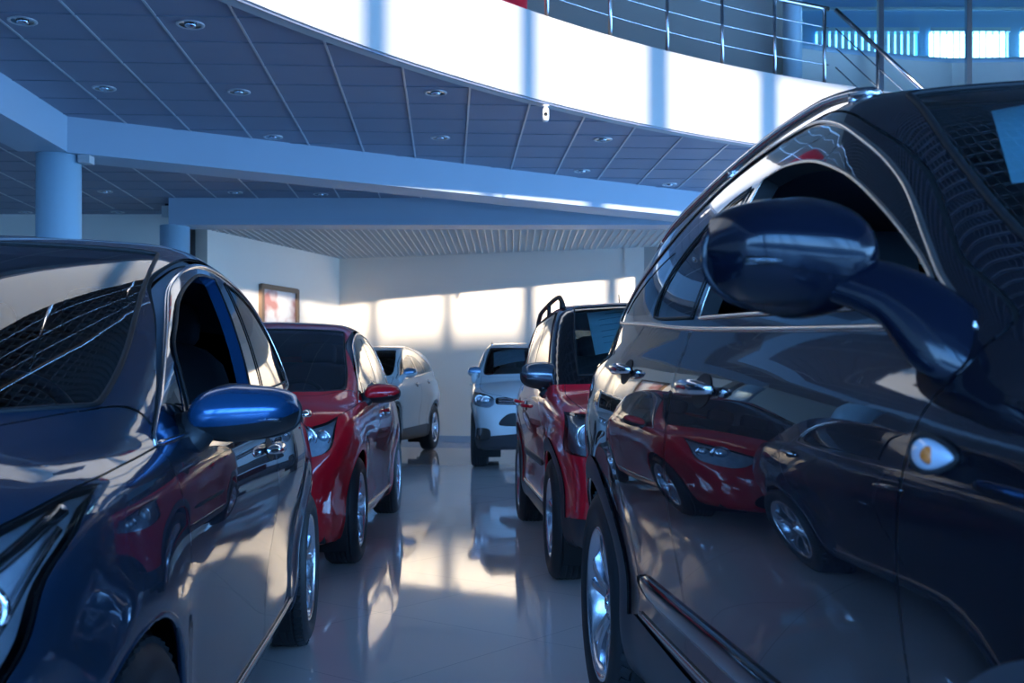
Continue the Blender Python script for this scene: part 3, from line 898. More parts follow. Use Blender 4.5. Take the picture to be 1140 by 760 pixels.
def car_mirror(car, parent, side, base, size, mt, mt2, lens=True, tilt=0.0, stemdx=0.0, drop=0.0, mo=0.0):
    # base: (x,y,z) where the foot meets the door; size (width y, height z, depth x)
    bx, by, bz = base; w, h, d = size
    r = empty('side_mirror'); r.parent = parent; r.location = (bx, by*side, bz)
    def shell(f0, f1, off):
        # shell between heights f0..f1 (-1..1)
        mb = MB(); nu = 22; nv = 30; vs = []
        for i in range(nu+1):
            u = -1+2*i/nu              # lateral
            e = (1-abs(u)**3.6)**(1/3.0) if abs(u) < 1 else 0
            hh = h/2*(e*(0.95-0.22*max(u,-0.2))) + 1e-4
            zc = 0.05*h*u
            for j in range(nv+1):
                t = -PI/2+PI*j/nv      # front half shell, back flat
                zz = math.sin(t); xx = max(math.cos(t), 0)**0.75
                vs.append((d*(0.15+0.85*xx*e**0.6*(1-0.18*u)) - d*0.35, u*w/2, zc+hh*(1 if True else 1)*zz))
        def ok(j): 
            zc_ = math.sin(-PI/2+PI*(j+0.5)/nv); return f0 <= zc_ <= f1
        fs = []
        for i in range(nu):
            for j in range(nv):
                if ok(j): fs.append((i*(nv+1)+j, (i+1)*(nv+1)+j, (i+1)*(nv+1)+j+1, i*(nv+1)+j+1))
        vv = [(x+off, y*side, z) for x, y, z in vs]
        if side < 0: fs = [tuple(reversed(f)) for f in fs]
        mb.add(vv, fs, True); return mb, vs
    C = Vector((stemdx, (w/2+mo)*side, h*0.5+drop))
    R = Matrix.Rotation(tilt*side, 4, 'X') @ Matrix.Rotation(-0.18*side, 4, 'Z')
    def place(mb):
        mb.v = [tuple(R @ Vector(v) + C) for v in mb.v]; return mb
    a, _ = shell(-0.42, 1.1, 0.0); place(a).build('mirror_cap', mt, r)
    a, _ = shell(-1.1, -0.42, -0.002); place(a).build('mirror_housing', mt2, r)
    # glass at the back
    gl = MB(); n = 36; ring = []
    for k in range(n):
        t = 2*PI*k/n; u = math.copysign(abs(math.cos(t))**0.6, math.cos(t)); 
        e = (1-min(abs(u),0.999)**3.6)**(1/3.0)
        ring.append((-d*0.19, u*w/2*0.985*side, math.copysign(1, math.sin(t))*abs(math.sin(t))**0.8*h/2*0.93*(0.95-0.22*max(u,-0.2))))
    gl.add(ring, [tuple(range(n))]); place(gl).build('mirror_glass', M['mirror'], r)
    rim = MB(); rim.tube([(x-0.001, y, z) for x, y, z in ring], 0.006, 6, True); place(rim).build('mirror_rim', mt2, r)
    # arm to the door
    arm = MB()
    ctl = [Vector((0.01, -0.05*side, -0.045)), Vector((0.0, -0.005*side, 0.0)), Vector((stemdx*0.3, (0.02+max(mo,0)*0.3)*side, h*0.26+drop*0.4)), Vector((stemdx*0.8, (mo+w*0.22)*side, h*0.36+drop*0.85)), Vector((stemdx, (mo+w*0.45)*side, h*0.36+drop))]
    apt = []; arr = []; rc = [0.050, 0.050, 0.040, h*0.25, h*0.20]
    for i in range(4):
        p0, p1, p2, p3 = ctl[max(i-1, 0)], ctl[i], ctl[i+1], ctl[min(i+2, 4)]
        for k in range(5):
            u = k/5; apt.append(0.5*((2*p1)+(p2-p0)*u+(2*p0-5*p1+4*p2-p3)*u*u+(3*p1-p0-3*p2+p3)*u**3)); arr.append(rc[i]*(1-u)+rc[i+1]*u)
    arm.tube(apt, arr, 18, flat=0.72, nrm=[(0,0.6*side,0.8)]*len(apt))
    arm.build('mirror_arm', mt2, r)
    if lens:
        ln = MB(); ln.tube([tuple(R @ Vector((d*(0.56-0.16*abs(q)**2-0.04*q), q*w/2*side, -h*0.10)) + C) for q in np.linspace(0.0, 0.85, 10)], 0.005, 6)
        ln.build('turn_signal', M['lens'], r)
    return r

def handle(car, parent, x, z, side, mt, near):
    P = car.side([x, x-0.11, x+0.11], [z]*3); N = car.normal(P)
    def pt(dx, off, dz=0):
        q = car.side([x+dx], [z+dz])[0]; nn = car.normal(q[None])[0]; p = q+nn*off; return (p[0], p[1]*side, p[2])
    hb = MB(); xs = np.linspace(-0.105, 0.105, 15)
    hb.tube([pt(a, 0.006+0.024*(1-(abs(a)/0.105)**4)) for a in xs], [0.010+0.008*(1-(abs(a)/0.105)**3) for a in xs], 10, flat=0.75)
    o = hb.build('door_handle', mt, parent)
    cp = MB(); ring = []; n = 24
    ring = [pt(0.07*math.cos(2*PI*k/n), 0.0012, 0.034*math.sin(2*PI*k/n)) for k in range(n)]
    cp.add(ring+[pt(0, 0.0016)], [(k, (k+1) % n, n) if side > 0 else ((k+1) % n, k, n) for k in range(n)], True)
    cp.build('handle_recess_shade', M['seal'], parent)  # dark oval laid on the skin for the shade behind the handle

def seat(parent, x, y, z, w=0.5, bench=False):
    s_ = empty('seat'); s_.parent = parent; s_.location = (x, y, z)
    a = MB(); a.superq((0.02, 0, 0.0), (0.27, w/2, 0.11), 0.35, 0.35, 12, 20); a.build('seat_cushion', M['seat'], s_)
    R = Matrix.Rotation(-0.32, 3, 'Y')
    a = MB(); a.superq((-0.33, 0, 0.33), (0.09, w/2-0.01, 0.36), 0.4, 0.4, 12, 20, R); a.build('seat_back', M['seat'], s_)
    for k in ((-1, 1) if bench else (0,)):
        a = MB(); a.superq((-0.47, k*w*0.28, 0.74), (0.055, 0.13, 0.085), 0.5, 0.5, 10, 18, R)
        a.tube([(-0.44, k*w*0.28-0.05, 0.58), (-0.46, k*w*0.28-0.05, 0.70)], 0.007, 6); a.tube([(-0.44, k*w*0.28+0.05, 0.58), (-0.46, k*w*0.28+0.05, 0.70)], 0.007, 6)
        a.build('headrest', M['seat'], s_)

def build_car(name, S, O, t, label, category='car'):
    """O front axle centre on the ground, t sideways drift of the forward direction (t,-1)"""
    car = Car(S); g = S['shape']; near = S.get('near', False); wb = S['wb']; h = S.get('h', 0.035)
    n_ = math.hypot(t, 1); rz = math.atan2(-1/n_, t/n_)
    root = empty(name, (O[0], O[1], 0), rz); tag(root, label, category)
    parts = car.build_skin(h)
    mats = dict(body=S['paint'], hood=S['paint'], front_door=S['paint'], rear_door=S['paint'], front_bumper=S['paint'], rear_bumper=S['paint'], fuel_flap=S['paint'],
                windshield=M['windshield'], rear_window=M['glass_dark'], front_glass=M['glass_tint'], rear_glass=S.get('rglass', M['glass_dark']), quarter_glass=S.get('rglass', M['glass_dark']),
                window_surround=M['glossblack'], panel_gap=M['seam'], headlight=M['lens'], taillight=M['redlens'], grille=M['glossblack'],
                intake=M['blackplastic'], cladding=S.get('cladmat', M['cladding']), fog_bezel=M['glossblack'], windshield_border=M['glossblack'], sunroof=M['glass_dark'], black_roof=M['glossblack'], skid=M['steel'])
    names = dict(front_glass='window_glass', rear_glass='window_glass', quarter_glass='quarter_window', cladding='wheel_arch_cladding', windshield='windshield', skid='skid_plate')
    offs = dict(front_glass=-0.004, rear_glass=-0.004, quarter_glass=-0.004, windshield=-0.002, rear_window=-0.003, window_surround=-0.002, grille=-0.012, intake=-0.015, cladding=0.006, panel_gap=-0.004, windshield_border=-0.002)
    doors = {}
    opened = S.get('open_glass', ())
    for nm in ('front_door', 'rear_door'):
        for sd in (1, -1):
            if nm in parts: doors[nm, sd] = skin_mesh(nm, parts[nm], mats[nm], root, (sd,))
    for nm, ch in parts.items():
        if nm in ('front_door', 'rear_door', 'window_surround'): continue
        if nm in ('front_glass', 'rear_glass'):
            for sd in (1, -1):
                if (nm, sd) in opened: continue
                skin_mesh('window_glass', ch, mats[nm], doors[nm.replace('glass', 'door'), sd], (sd,), offs[nm])
        elif nm in ('quarter_glass', 'taillight', 'cladding', 'headlight', 'fog_bezel'):
            for sd in (1, -1):
                o = skin_mesh(names.get(nm, nm), ch, mats[nm], root, (sd,), offs.get(nm, 0))
                if nm == 'headlight':
                    skin_mesh('lamp_reflector', ch, M['reflector'], o, (sd,), -0.018)
                    for (yy, zz_, rr_, mm) in S.get('bulbs', ()):
                        q = car.frontp([yy], [zz_])[0]
                        b = MB(); c = (q[0]-0.035, q[1]*sd, q[2]); b.superq(c, (rr_*0.8, rr_, rr_), 1, 1, 12, 18)
                        b.build('lamp_projector', M[mm], o)
                        b = MB(); b.lathe([(rr_*1.05, 0), (rr_*1.3, 0.012), (rr_*1.5, 0.0)], 24, 'x', c); b.build('lamp_ring', M['chrome'], o)
        else:
            skin_mesh(names.get(nm, nm), ch, mats[nm], root, (1, -1), offs.get(nm, 0))
    if 'window_surround' in parts:
        for sd in (1, -1): skin_mesh('window_surround', parts['window_surround'], M['glossblack'], root, (sd,), -0.002)
    # lining inside the cabin
    lin = []
    for nm in ('body', 'front_door', 'rear_door', 'window_surround', 'black_roof'):
        for (P, N, T) in parts.get(nm, []):
            c = P[T].mean(1); nz = N[T].mean(1)
            keep = (c[:,2] > 0.72) & (c[:,0] < g['ws'][0]-0.05) & ~((c[:,2] < g['zb']-0.0) & (c[:,0] > -0.35))
            if keep.any(): lin.append((P, N, T[keep]))
    if lin: skin_mesh('cabin_lining', lin, M['lining'], root, (1, -1), -0.03, True)
    # underbody, wheel wells
    W = g['W']; R = S['R']; AR_ = g['arch']
    ub = MB(); ub.box(g['xr']+0.25, g['xf']-0.3, -W+0.16, W-0.16, g['zlow']+0.02, g['zlow']+0.08); 
    ub.box(-wb+0.45, -0.45, -W+0.10, W-0.10, g['zlow']+0.01, g['zlow']+0.07)
    ub.build('underbody', M['seal'], root)
    for ax in (0.0, -wb):
        for sd in (1, -1):
            ww = MB(); a0 = math.radians(-35); a1 = math.radians(215)
            prof = [(AR_, (W-0.07)*sd), (AR_+0.004, (W-0.16)*sd), (AR_, (W-0.42)*sd), (0.05, (W-0.42)*sd)]
            ww.lathe(prof, 32, 'y', (ax, 0, R), a0, a1); ww.build('wheel_well', M['seal'], root)
            tk = S['track']
            wheel(root, (ax, (tk-S['tw']/2)*sd, R), sd, R, S['rim'], S['tw'], S['wheel'], near)
    # arch lip
    for ax in (0.0, -wb):
        th = np.linspace(math.radians(-20), math.radians(200), 60)
        xs = ax+AR_*np.cos(th); zs = R+AR_*np.sin(th); k = zs > g['zlow']+0.02; P = car.side(xs[k], zs[k])
        for sd in (1, -1):
            m_ = MB(); m_.tube([(p[0], (p[1]-0.006)*sd, p[2]) for p in P], 0.009, 6, nrm=[(0,1,0)]*len(P))
            m_.build('arch_lip', S.get('lipmat', S['paint']), root)
    # chrome / rubber around the glass
    for poly, r_, mt, nm in S.get('trims', ()):
        pl = cat(poly, True, 0.03) if nm != 'open' else cat(poly, False, 0.03)
        P = car.side(pl[:,0], pl[:,1]); N = car.normal(P)
        for sd in (1, -1):
            q = P+N*0.001; q = q*np.array([1, sd, 1]); nn = N*np.array([1, sd, 1])
            m_ = MB(); m_.tube(q, r_, 6, nm != 'open', 0.6, nn); m_.build('window_trim' if nm != 'open' else 'body_trim', mt, root)
    # windshield seal
    for f in S['feats']:
        if f['name'] == 'windshield':
            pl = f['outl'][0]; P = car.top(pl[:,0], np.maximum(pl[:,1], 0)); N = car.normal(P); k = pl[:,1] >= 0
            for sd in (1, -1):
                m_ = MB(); m_.tube((P[k]+N[k]*0.0)*np.array([1, sd, 1]), 0.006, 6); m_.build('windshield_seal', M['seal'], root)
    for (nm, sd) in opened:     # painted edge of the open window
        pl = cat(S['parts_in']['gl_f'], True, 0.02); P = car.side(pl[:,0], pl[:,1]); N = car.normal(P); k = np.array([1, sd, 1]); n0 = len(P)
        vv = [tuple((P[i]-N[i]*o_)*k) for o_ in (0.0, 0.035) for i in range(n0)]
        m_ = MB(); m_.add(vv, [(i, (i+1) % n0, n0+(i+1) % n0, n0+i) for i in range(n0)], True)
        m_.build('window_channel', S.get('chanmat', M['seal']), doors[nm.replace('glass', 'door'), sd])
    # handles
    for nm, x, z in S['handles']:
        for sd in (1, -1): handle(car, doors[nm, sd], x, z, sd, S.get('hmat', S['paint']), near)
    # mirrors
    mi = S['mirror']
    for sd in (1, -1):
        b = car.side([mi['x']], [mi['z']])[0]
        car_mirror(car, root, sd, (mi['x'], b[1], mi['z']), mi['size'], mi['mat'], mi.get('mat2', M['blackplastic']), tilt=mi.get('tilt', 0), drop=mi.get('drop', 0), stemdx=mi.get('dx', 0), mo=mi.get('mo', 0.0))
    # roof rails
    if 'rails' in S:
        x0, x1, yy, hh, rr_, mt = S['rails']
        xs = np.linspace(x0, x1, 25); P = car.top(xs, np.full(25, yy))
        for sd in (1, -1):
            pts = [(p[0], p[1]*sd, p[2]+0.005+hh*min(1, (min(i, 24-i)/3.0))**0.6) for i, p in enumerate(P)]
            m_ = MB(); m_.tube(pts, rr_, 8, nrm=[(0,0,1)]*25, flat=0.8); 
            for i in (1, 12, 23): m_.tube([(P[i][0], P[i][1]*sd, P[i][2]-0.01), pts[i]], 0.016, 8)
            m_.build('roof_rail', mt, root)
    # antenna
    if 'antenna' in S:
        xa = S['antenna']; p = car.top([xa], [0.0])[0]
        MB().tube([(xa, 0, p[2]-0.01), (xa-0.02, 0, p[2]+0.03), (xa-0.12, 0, p[2]+0.22)], [0.014, 0.006, 0.003], 8).build('antenna', M['seal'], root)
    # interior
    cx = g['ws'][0]; zd = g['ws'][1]
    zdash = g.get('zdash', zd-0.06)
    da = MB(); da.superq((cx-0.46, 0, zdash-0.13), (0.36, W-0.16, 0.13), 0.4, 0.3, 12, 28); da.build('dashboard', M['dash'], root)
    sy = 0.37 
    swp = Vector((cx-0.88, sy, zdash-0.02)); Rw = Matrix.Rotation(-0.42, 3, 'Y')
    sw = MB(); sw.tube([swp+Rw @ Vector((0, 0.185*math.cos(a), 0.185*math.sin(a))) for a in np.linspace(0, 2*PI, 40, endpoint=False)], 0.015, 8, True)
    for a in (0.1, PI-0.1, -PI/2): sw.bar(swp, swp+Rw @ Vector((0, 0.18*math.cos(a), 0.18*math.sin(a))), 0.03, 0.02, (1,0,0))
    sw.superq(swp, (0.03, 0.06, 0.05), 0.6, 0.6, 8, 12, None); sw.build('steering_wheel', S.get('swmat', M['dash']), root)
    zs_ = g['zlow']+0.36
    for y in (sy, -sy): seat(root, cx-1.30, y, zs_)
    seat(root, cx-2.15, 0, zs_+0.02, 2*W-0.55, True)
    fl = MB(); fl.box(g['xr']+0.35, cx-0.15, -W+0.13, W-0.13, g['zlow']+0.10, g['zlow']+0.14); fl.box(cx-0.2, cx-0.16, -W+0.13, W-0.13, 0.3, zdash-0.1); fl.build('cabin_floor', M['cabin'], root)
    for fn in S.get('extras', ()): fn(car, root)
    return car, root

def feat(name, proj, pts, gap=0.0, step=0.014, **k):
    p = cat(pts, True, step); o = [p]
    if gap: o.append(shrink(p, gap))
    return dict(name=name, proj=proj, outl=o, **k)
def arch_feats(S, R, Ra, wb, clad=0.0):
    out = []
    for ax in (0.0, -wb):
        th = np.linspace(math.radians(-8), math.radians(188), 60)
        p = [(ax+Ra*math.cos(t), R+Ra*math.sin(t)) for t in th]
        p = np.array(p+[(p[-1][0]-0.01, -0.1), (p[0][0]+0.01, -0.1)])
        p = dense(p)
        out.append(dict(name='void', proj='side', outl=[p]))
    if clad:
        for ax in (0.0, -wb):
            Rc = Ra+clad
            th = np.linspace(math.radians(-4), math.radians(184), 70)
            p = [(ax+Rc*math.cos(t), R+Rc*math.sin(t)) for t in th]
            p = dense(np.array(p+[(p[-1][0]-0.01, -0.1), (p[0][0]+0.01, -0.1)]))
            out.append(dict(name='cladding', proj='side', outl=[p]))
    return out
def dense(p, step=0.015):
    out = []
    for i in range(len(p)):
        a, b = p[i], p[(i+1) % len(p)]; m = max(1, int(np.hypot(*(b-a))/step))
        for k in range(m): out.append(a+(b-a)*k/m)
    return np.array(out)

def price_sheet(car, root, x0, x1, y0, y1, label, lines=9, corners=None):
    """paper sheet behind the windshield glass, follows its slope; corners in plan (x along, y across)"""
    nx, ny = 8, 8; v = []
    tl, tr, bl, br = corners or ((x1, y0), (x1, y1), (x0, y0), (x0, y1))
    def Q(a, b): return tuple((tl[i]*(1-b)+tr[i]*b)*(1-a)+(bl[i]*(1-b)+br[i]*b)*a for i in (0, 1))
    def P(x, y, off):
        q = car.top([x], [abs(y)])[0]; nn = car.normal(q[None])[0]; q = q+nn*off; q[1] *= (1 if y >= 0 else -1); return q
    mw = Matrix.Translation(root.location) @ Matrix.Rotation(root.rotation_euler[2], 4, 'Z') @ Matrix.Diagonal((*root.scale, 1))
    for i in range(nx+1):
        for j in range(ny+1): v.append(mw @ Vector(P(*Q(i/nx, j/ny), -0.014)))
    f = [(i*(ny+1)+j, (i+1)*(ny+1)+j, (i+1)*(ny+1)+j+1, i*(ny+1)+j+1) for i in range(nx) for j in range(ny)]
    c = sum(v, Vector())/len(v)
    o = empty('price_sheet', c); tag(o, label, 'paper sheet')
    a = MB(); a.add([p-c for p in v], f, True); a.build('paper', M['sheet'], o)
    ink = MB(); rnd = random.Random(7)
    for k in range(lines):
        u = 0.12+0.8*k/lines; ba = 0.25 if k == 0 else 0.14; be = 0.62 if k == 0 else 0.35+0.45*rnd.random()
        hw = 0.009 if k == 0 else 0.005; m = 8; vv = []
        for i in range(m+1):
            for e in (-hw, hw): vv.append(mw @ Vector(P(*Q(u+e, ba+(be-ba)*i/m), -0.0125))-c)
        ink.add(vv, [(2*i, 2*i+1, 2*i+3, 2*i+2) for i in range(m)])
    ink.build('print', M['ink'], o)
    return o
def molding(x0, x1, z0, z1, hgt, mt, name='side_molding', off=0.008):
    def fn(car, root):
        xs = np.linspace(x0, x1, 24); zs = np.linspace(z0, z1, 24); P = car.side(xs, zs); N = car.normal(P)
        for sd in (1, -1):
            mb = MB(); k = np.array([1, sd, 1]); w = [hgt*min(1, 0.35+min(i, 23-i)/2.5) for i in range(24)]
            mb.tube((P+N*off*0.4)*k, w, 10, flat=0.30, nrm=[tuple(n*k) for n in N]); mb.build(name, mt, root)
    return fn
def repeater(x, z, r=0.05):
    def fn(car, root):
        P = car.side([x], [z])[0]; N = car.normal(P[None])[0]
        for sd in (1, -1):
            mb = MB(); mb.superq((P[0], P[1]*sd, P[2]), (r, 0.012, r*0.34), 1, 1, 12, 24, None, lambda p: (p[0], p[1], p[2]*(1-0.45*p[0]/r))); o = mb.build('side_repeater', M['lens_solid'], root)
            b = MB(); b.superq((P[0]+0.005, (P[1]+0.006)*sd, P[2]), (r*0.3, 0.010, r*0.22), 1, 1, 8, 12); b.build('bulb', M['amber'], o)
            c = MB(); ring = [(P[0]+r*1.08*math.cos(a), (P[1]+0.001)*sd, P[2]+r*0.4*math.sin(a)*(1-0.4*math.cos(a))) for a in np.linspace(0, 2*PI, 28, endpoint=False)]
            c.tube(ring, 0.003, 6, True); c.build('repeater_rim', M['seal'], o)
    return fn
def wipers(x, y0, y1):
    def fn(car, root):
        for a, b in ((0.1, y0), (-0.65, y1)):
            mb = MB(); xs = np.linspace(0, 1, 9); pts = []
            for u in xs:
                yy = a+(b-a)*u; xx = x-0.03-0.45*yy*yy-0.10*u*(1-u)
                q = car.top([xx], [abs(yy)])[0]; n = car.normal(q[None])[0]; pts.append((q[0]+n[0]*0.012, yy, q[2]+n[2]*0.016))
            mb.tube(pts, 0.006, 6); mb.build('wiper', M['seal'], root)
    return fn
def sill_strip(x0, x1, z, r, mt):
    def fn(car, root):
        xs = np.linspace(x0, x1, 30); P = car.side(xs, np.full(30, z)); N = car.normal(P)
        for sd in (1, -1):
            k = np.array([1, sd, 1]); mb = MB(); mb.tube((P+N*0.004)*k, r, 8, flat=0.5, nrm=[tuple(n*k) for n in N]); mb.build('sill_strip', mt, root)
    return fn
def plate_fn(z, w=0.26, h_=0.055, off=0.0, mt=None):
    def fn(car, root):
        q = car.frontp([0.0], [z])[0]; mb = MB(); mb.box(q[0]-0.01, q[0]+0.022+off, -w, w, z-h_, z+h_); mb.build('number_plate', mt or M['seal'], root)
    return fn
def bars_fn(z0, z1, y1, n, mt, r=0.008):
    def fn(car, root):
        for k in range(n):
            z = z0+(z1-z0)*(k+0.5)/n; ys = np.linspace(0, y1, 14); P = car.frontp(ys, np.full(14, z)); pts = [(p[0]-0.004, -p[1], p[2]) for p in P[::-1]]+[(p[0]-0.004, p[1], p[2]) for p in P[1:]]
            mb = MB(); mb.tube(pts, r, 6); mb.build('grille_bar', mt, root)
    return fn
M['lens_solid'] = mat('frosted_lens', (0.62, 0.70, 0.82), 0.12, coat=1.0)

def lamp_brow(pts, r=0.008, mt=None):
    def fn(car, root):
        q = cat(pts, False, 0.02); P = car.frontp(q[:,0], q[:,1]); N = car.normal(P)
        for sd in (1, -1):
            k = np.array([1, sd, 1]); mb = MB(); mb.tube((P-N*0.008)*k, r, 8, flat=0.6, nrm=[tuple(n*k) for n in N]); mb.build('lamp_brow', mt or M['chrome'], root)
    return fn
# ---------------------------------------------------------------- black SUV shape
def suv_spec(paint, **over):
    sh = dict(W=0.925, xf=0.93, xr=-3.50, arch=0.40, zlow=0.25, nc=0.24, np=2.5, tc=0.16, zb=1.12, ta=0.22, tb=0.50, cr=0.025, zg=0.97, flare=0.018, kr=0.09, kp=0.09,
        plan=[(-3.6,.78),(-3.1,.875),(-2.64,.912),(-1.3,.925),(-.1,.912),(.35,.885),(.7,.83),(1.0,.76)],
        prof=[(.1,.16),(.25,.075),(.38,.045),(.52,.048),(.66,.030),(.80,.006),(.92,0.0),(1.02,.012),(1.12,.036),(1.25,.075),(1.4,.13)],
        deck=[(-3.6,1.13),(-2.6,1.16),(-1.5,1.13),(-.5,1.07),(0,1.01),(.4,.94),(.75,.84),(1.0,.74)],
        crown=[(-3.6,.04),(-.4,.07),(0,.09),(.5,.09),(1.0,.06)],
        nose=[(.1,.22),(.25,.09),(.4,.02),(.55,0),(.7,.01),(.85,.06),(1.0,.16)],
        tail=[(.1,.25),(.25,.10),(.5,.01),(.8,0),(1.1,.04),(1.35,.12)],
        zbot=[(-3.6,.36),(-2.9,.27),(-2.0,.235),(-.3,.235),(.5,.24),(1.0,.30)],
        gw=[(-3.5,.74),(-2.7,.845),(-1.6,.882),(-.6,.872),(-.2,.84),(.1,.80)],
        roof=[(-3.5,1.475),(-2.9,1.572),(-2.3,1.622),(-1.7,1.645),(-1.3,1.620),(-1.0,1.574),(-.8,1.54)],
        ws=(-.05,1.13,-.90,1.615,.45), bl=(-3.44,1.10,-3.05,1.56,.10))
    gl_f = [(-.47,1.150),(-.47,1.150),(-.475,1.167),(-.536,1.212),(-.687,1.298),(-.846,1.372),(-1.0,1.424),(-1.148,1.462),(-1.32,1.488),(-1.47,1.492),(-1.47,1.492),(-1.51,1.200),(-1.51,1.200)]
    gl_r = [(-1.59,1.206),(-1.59,1.206),(-1.56,1.490),(-1.56,1.490),(-1.70,1.482),(-1.85,1.45),(-2.04,1.365),(-2.085,1.294),(-2.05,1.238)]
    gl_q = [(-2.16,1.252),(-2.16,1.252),(-2.14,1.36),(-2.17,1.425),(-2.45,1.395),(-2.72,1.335),(-2.80,1.30),(-2.80,1.30),(-2.5,1.272)]
    dlo = [(-.38,1.118),(-.38,1.118),(-.484,1.185),(-.543,1.228),(-.70,1.337),(-.86,1.424),(-1.08,1.513),(-1.34,1.578),(-1.66,1.600),(-1.9,1.588),(-2.2,1.535),(-2.5,1.455),(-2.85,1.37),(-2.98,1.31),(-2.95,1.28),(-2.5,1.248),(-2.12,1.222),(-1.6,1.182),(-1.0,1.148)]
    fd = [(-.42,.30),(-.42,.30),(-.42,.62),(-.40,.95),(-.355,1.08),(-.345,1.125),(-.484,1.208),(-.543,1.250),(-.70,1.358),(-.86,1.445),(-1.08,1.535),(-1.34,1.599),(-1.54,1.618),(-1.54,1.618),(-1.55,1.15),(-1.56,.80),(-1.55,.30),(-1.55,.30)]
    rd = [(-1.56,.30),(-1.56,.30),(-1.57,.80),(-1.56,1.15),(-1.55,1.618),(-1.55,1.618),(-1.75,1.615),(-1.95,1.58),(-2.08,1.49),(-2.125,1.35),(-2.13,1.24),(-2.33,1.15),(-2.32,.98),(-2.20,.82),(-2.12,.66),(-2.08,.45),(-2.07,.30),(-2.07,.30)]
    S = dict(wb=2.64, R=0.365, rim=0.24, tw=0.235, track=0.905, wheel='twin5', paint=paint, near=False, h=0.04, shape=sh)
    S['handles'] = [('front_door', -1.30, 1.045), ('rear_door', -2.17, 1.095)]
    S['mirror'] = dict(x=-.41, z=1.10, size=(0.185, 0.150, 0.14), mat=paint, mat2=paint, dx=-0.14, drop=0.040, mo=0.03)
    S['rails'] = (-1.18, -3.0, 0.62, 0.018, 0.015, M['steel'])
    clad_sill = [(-3.6,.10),(-3.6,.40),(-2.3,.40),(-2.12,.44),(-.55,.41),(-.5,.40),(.5,.40),(.5,.10)]
    S['parts_in'] = dict(gl_f=gl_f, gl_r=gl_r, gl_q=gl_q, dlo=dlo, fd=fd, rd=rd, clad=clad_sill)
    S['hoodp'] = [(-.06,-.1),(-.06,-.1),(-.06,0),(-.12,.35),(-.24,.62),(-.36,.775),(-.36,.775),(0,.79),(.35,.775),(.55,.70),(.70,.52),(.80,.3),(.84,0),(.84,-.1),(.84,-.1)]
    S['wsp'] = [(-.14,-.1),(-.14,-.1),(-.14,0),(-.20,.35),(-.30,.62),(-.36,.715),(-.47,.735),(-.72,.698),(-.88,.664),(-.975,.645),(-.975,.645),(-.85,.3),(-.79,0),(-.79,-.1),(-.79,-.1)]
    S['front'] = [('headlight', [(.85,.93),(.85,.93),(.62,.90),(.42,.83),(.42,.76),(.62,.72),(.82,.78),(.86,.84)]),
                  ('grille', [(-.1,.84),(-.1,.84),(.36,.84),(.40,.74),(.36,.70),(-.1,.70),(-.1,.70)]),
                  ('intake', [(-.1,.56),(-.1,.56),(.40,.56),(.52,.40),(-.1,.36),(-.1,.36)]),
                  ('fog_bezel', [(.62,.56),(.78,.58),(.80,.44),(.64,.42)])]
    S['bulbs'] = [(.60,.80,.05,'bulb'), (.73,.83,.045,'bulb')]
    S['tail'] = [(-3.05,1.22),(-3.05,1.22),(-3.0,1.10),(-3.05,.98),(-3.5,.95),(-3.6,1.0),(-3.6,1.24),(-3.6,1.24),(-3.3,1.25)]
    S['rearw'] = [(-.1,1.20),(-.1,1.20),(.60,1.20),(.62,1.26),(.50,1.50),(-.1,1.54),(-.1,1.54)]
    S.update(over); return S

def finish(S, gap=0.0035, clad=0.07):
    p = S['parts_in']; F_ = arch_feats(S, S['R'], S['shape']['arch'], S['wb'], clad)
    if p.get('clad'): F_.append(feat('cladding', 'side', p['clad'] if len(p['clad']) else None, 0, 0.03) if False else dict(name='cladding', proj='side', outl=[dense(np.array(p['clad'], float))]))
    F_.append(feat('windshield', 'top', S['wsp'], zmin=S['shape']['zb']-0.25))
    if p.get('pillar'): F_.append(feat('window_surround', 'side', p['pillar'], ymin=0.3))
    for nm, k in (('front_glass','gl_f'), ('rear_glass','gl_r'), ('quarter_glass','gl_q'), ('quarter_glass','gl_q2'), ('window_surround','dlo')):
        if p.get(k): F_.append(feat(nm, 'side', p[k], ymin=0.3))
    F_.append(feat('front_door', 'side', p['fd'], gap)); F_.append(feat('rear_door', 'side', p['rd'], gap))
    F_.append(feat('hood', 'top', S['hoodp'], gap))
    if S.get('sunroof'): F_.append(feat('sunroof', 'top', S['sunroof']))
    for nm, q in S['front']: F_.append(feat(nm, 'front', q, 0.0025 if nm == 'headlight' else 0))
    if S.get('tail'): F_.append(dict(name='taillight', proj='side', outl=[dense(cat(S['tail']))], ymin=0.45))
    if S.get('rearw'): F_.append(feat('rear_window', 'rear', S['rearw']))
    S['feats'] = F_
    S.setdefault('trims', [(p['gl_f'], 0.005, M['satin'], 'w')])
    return S

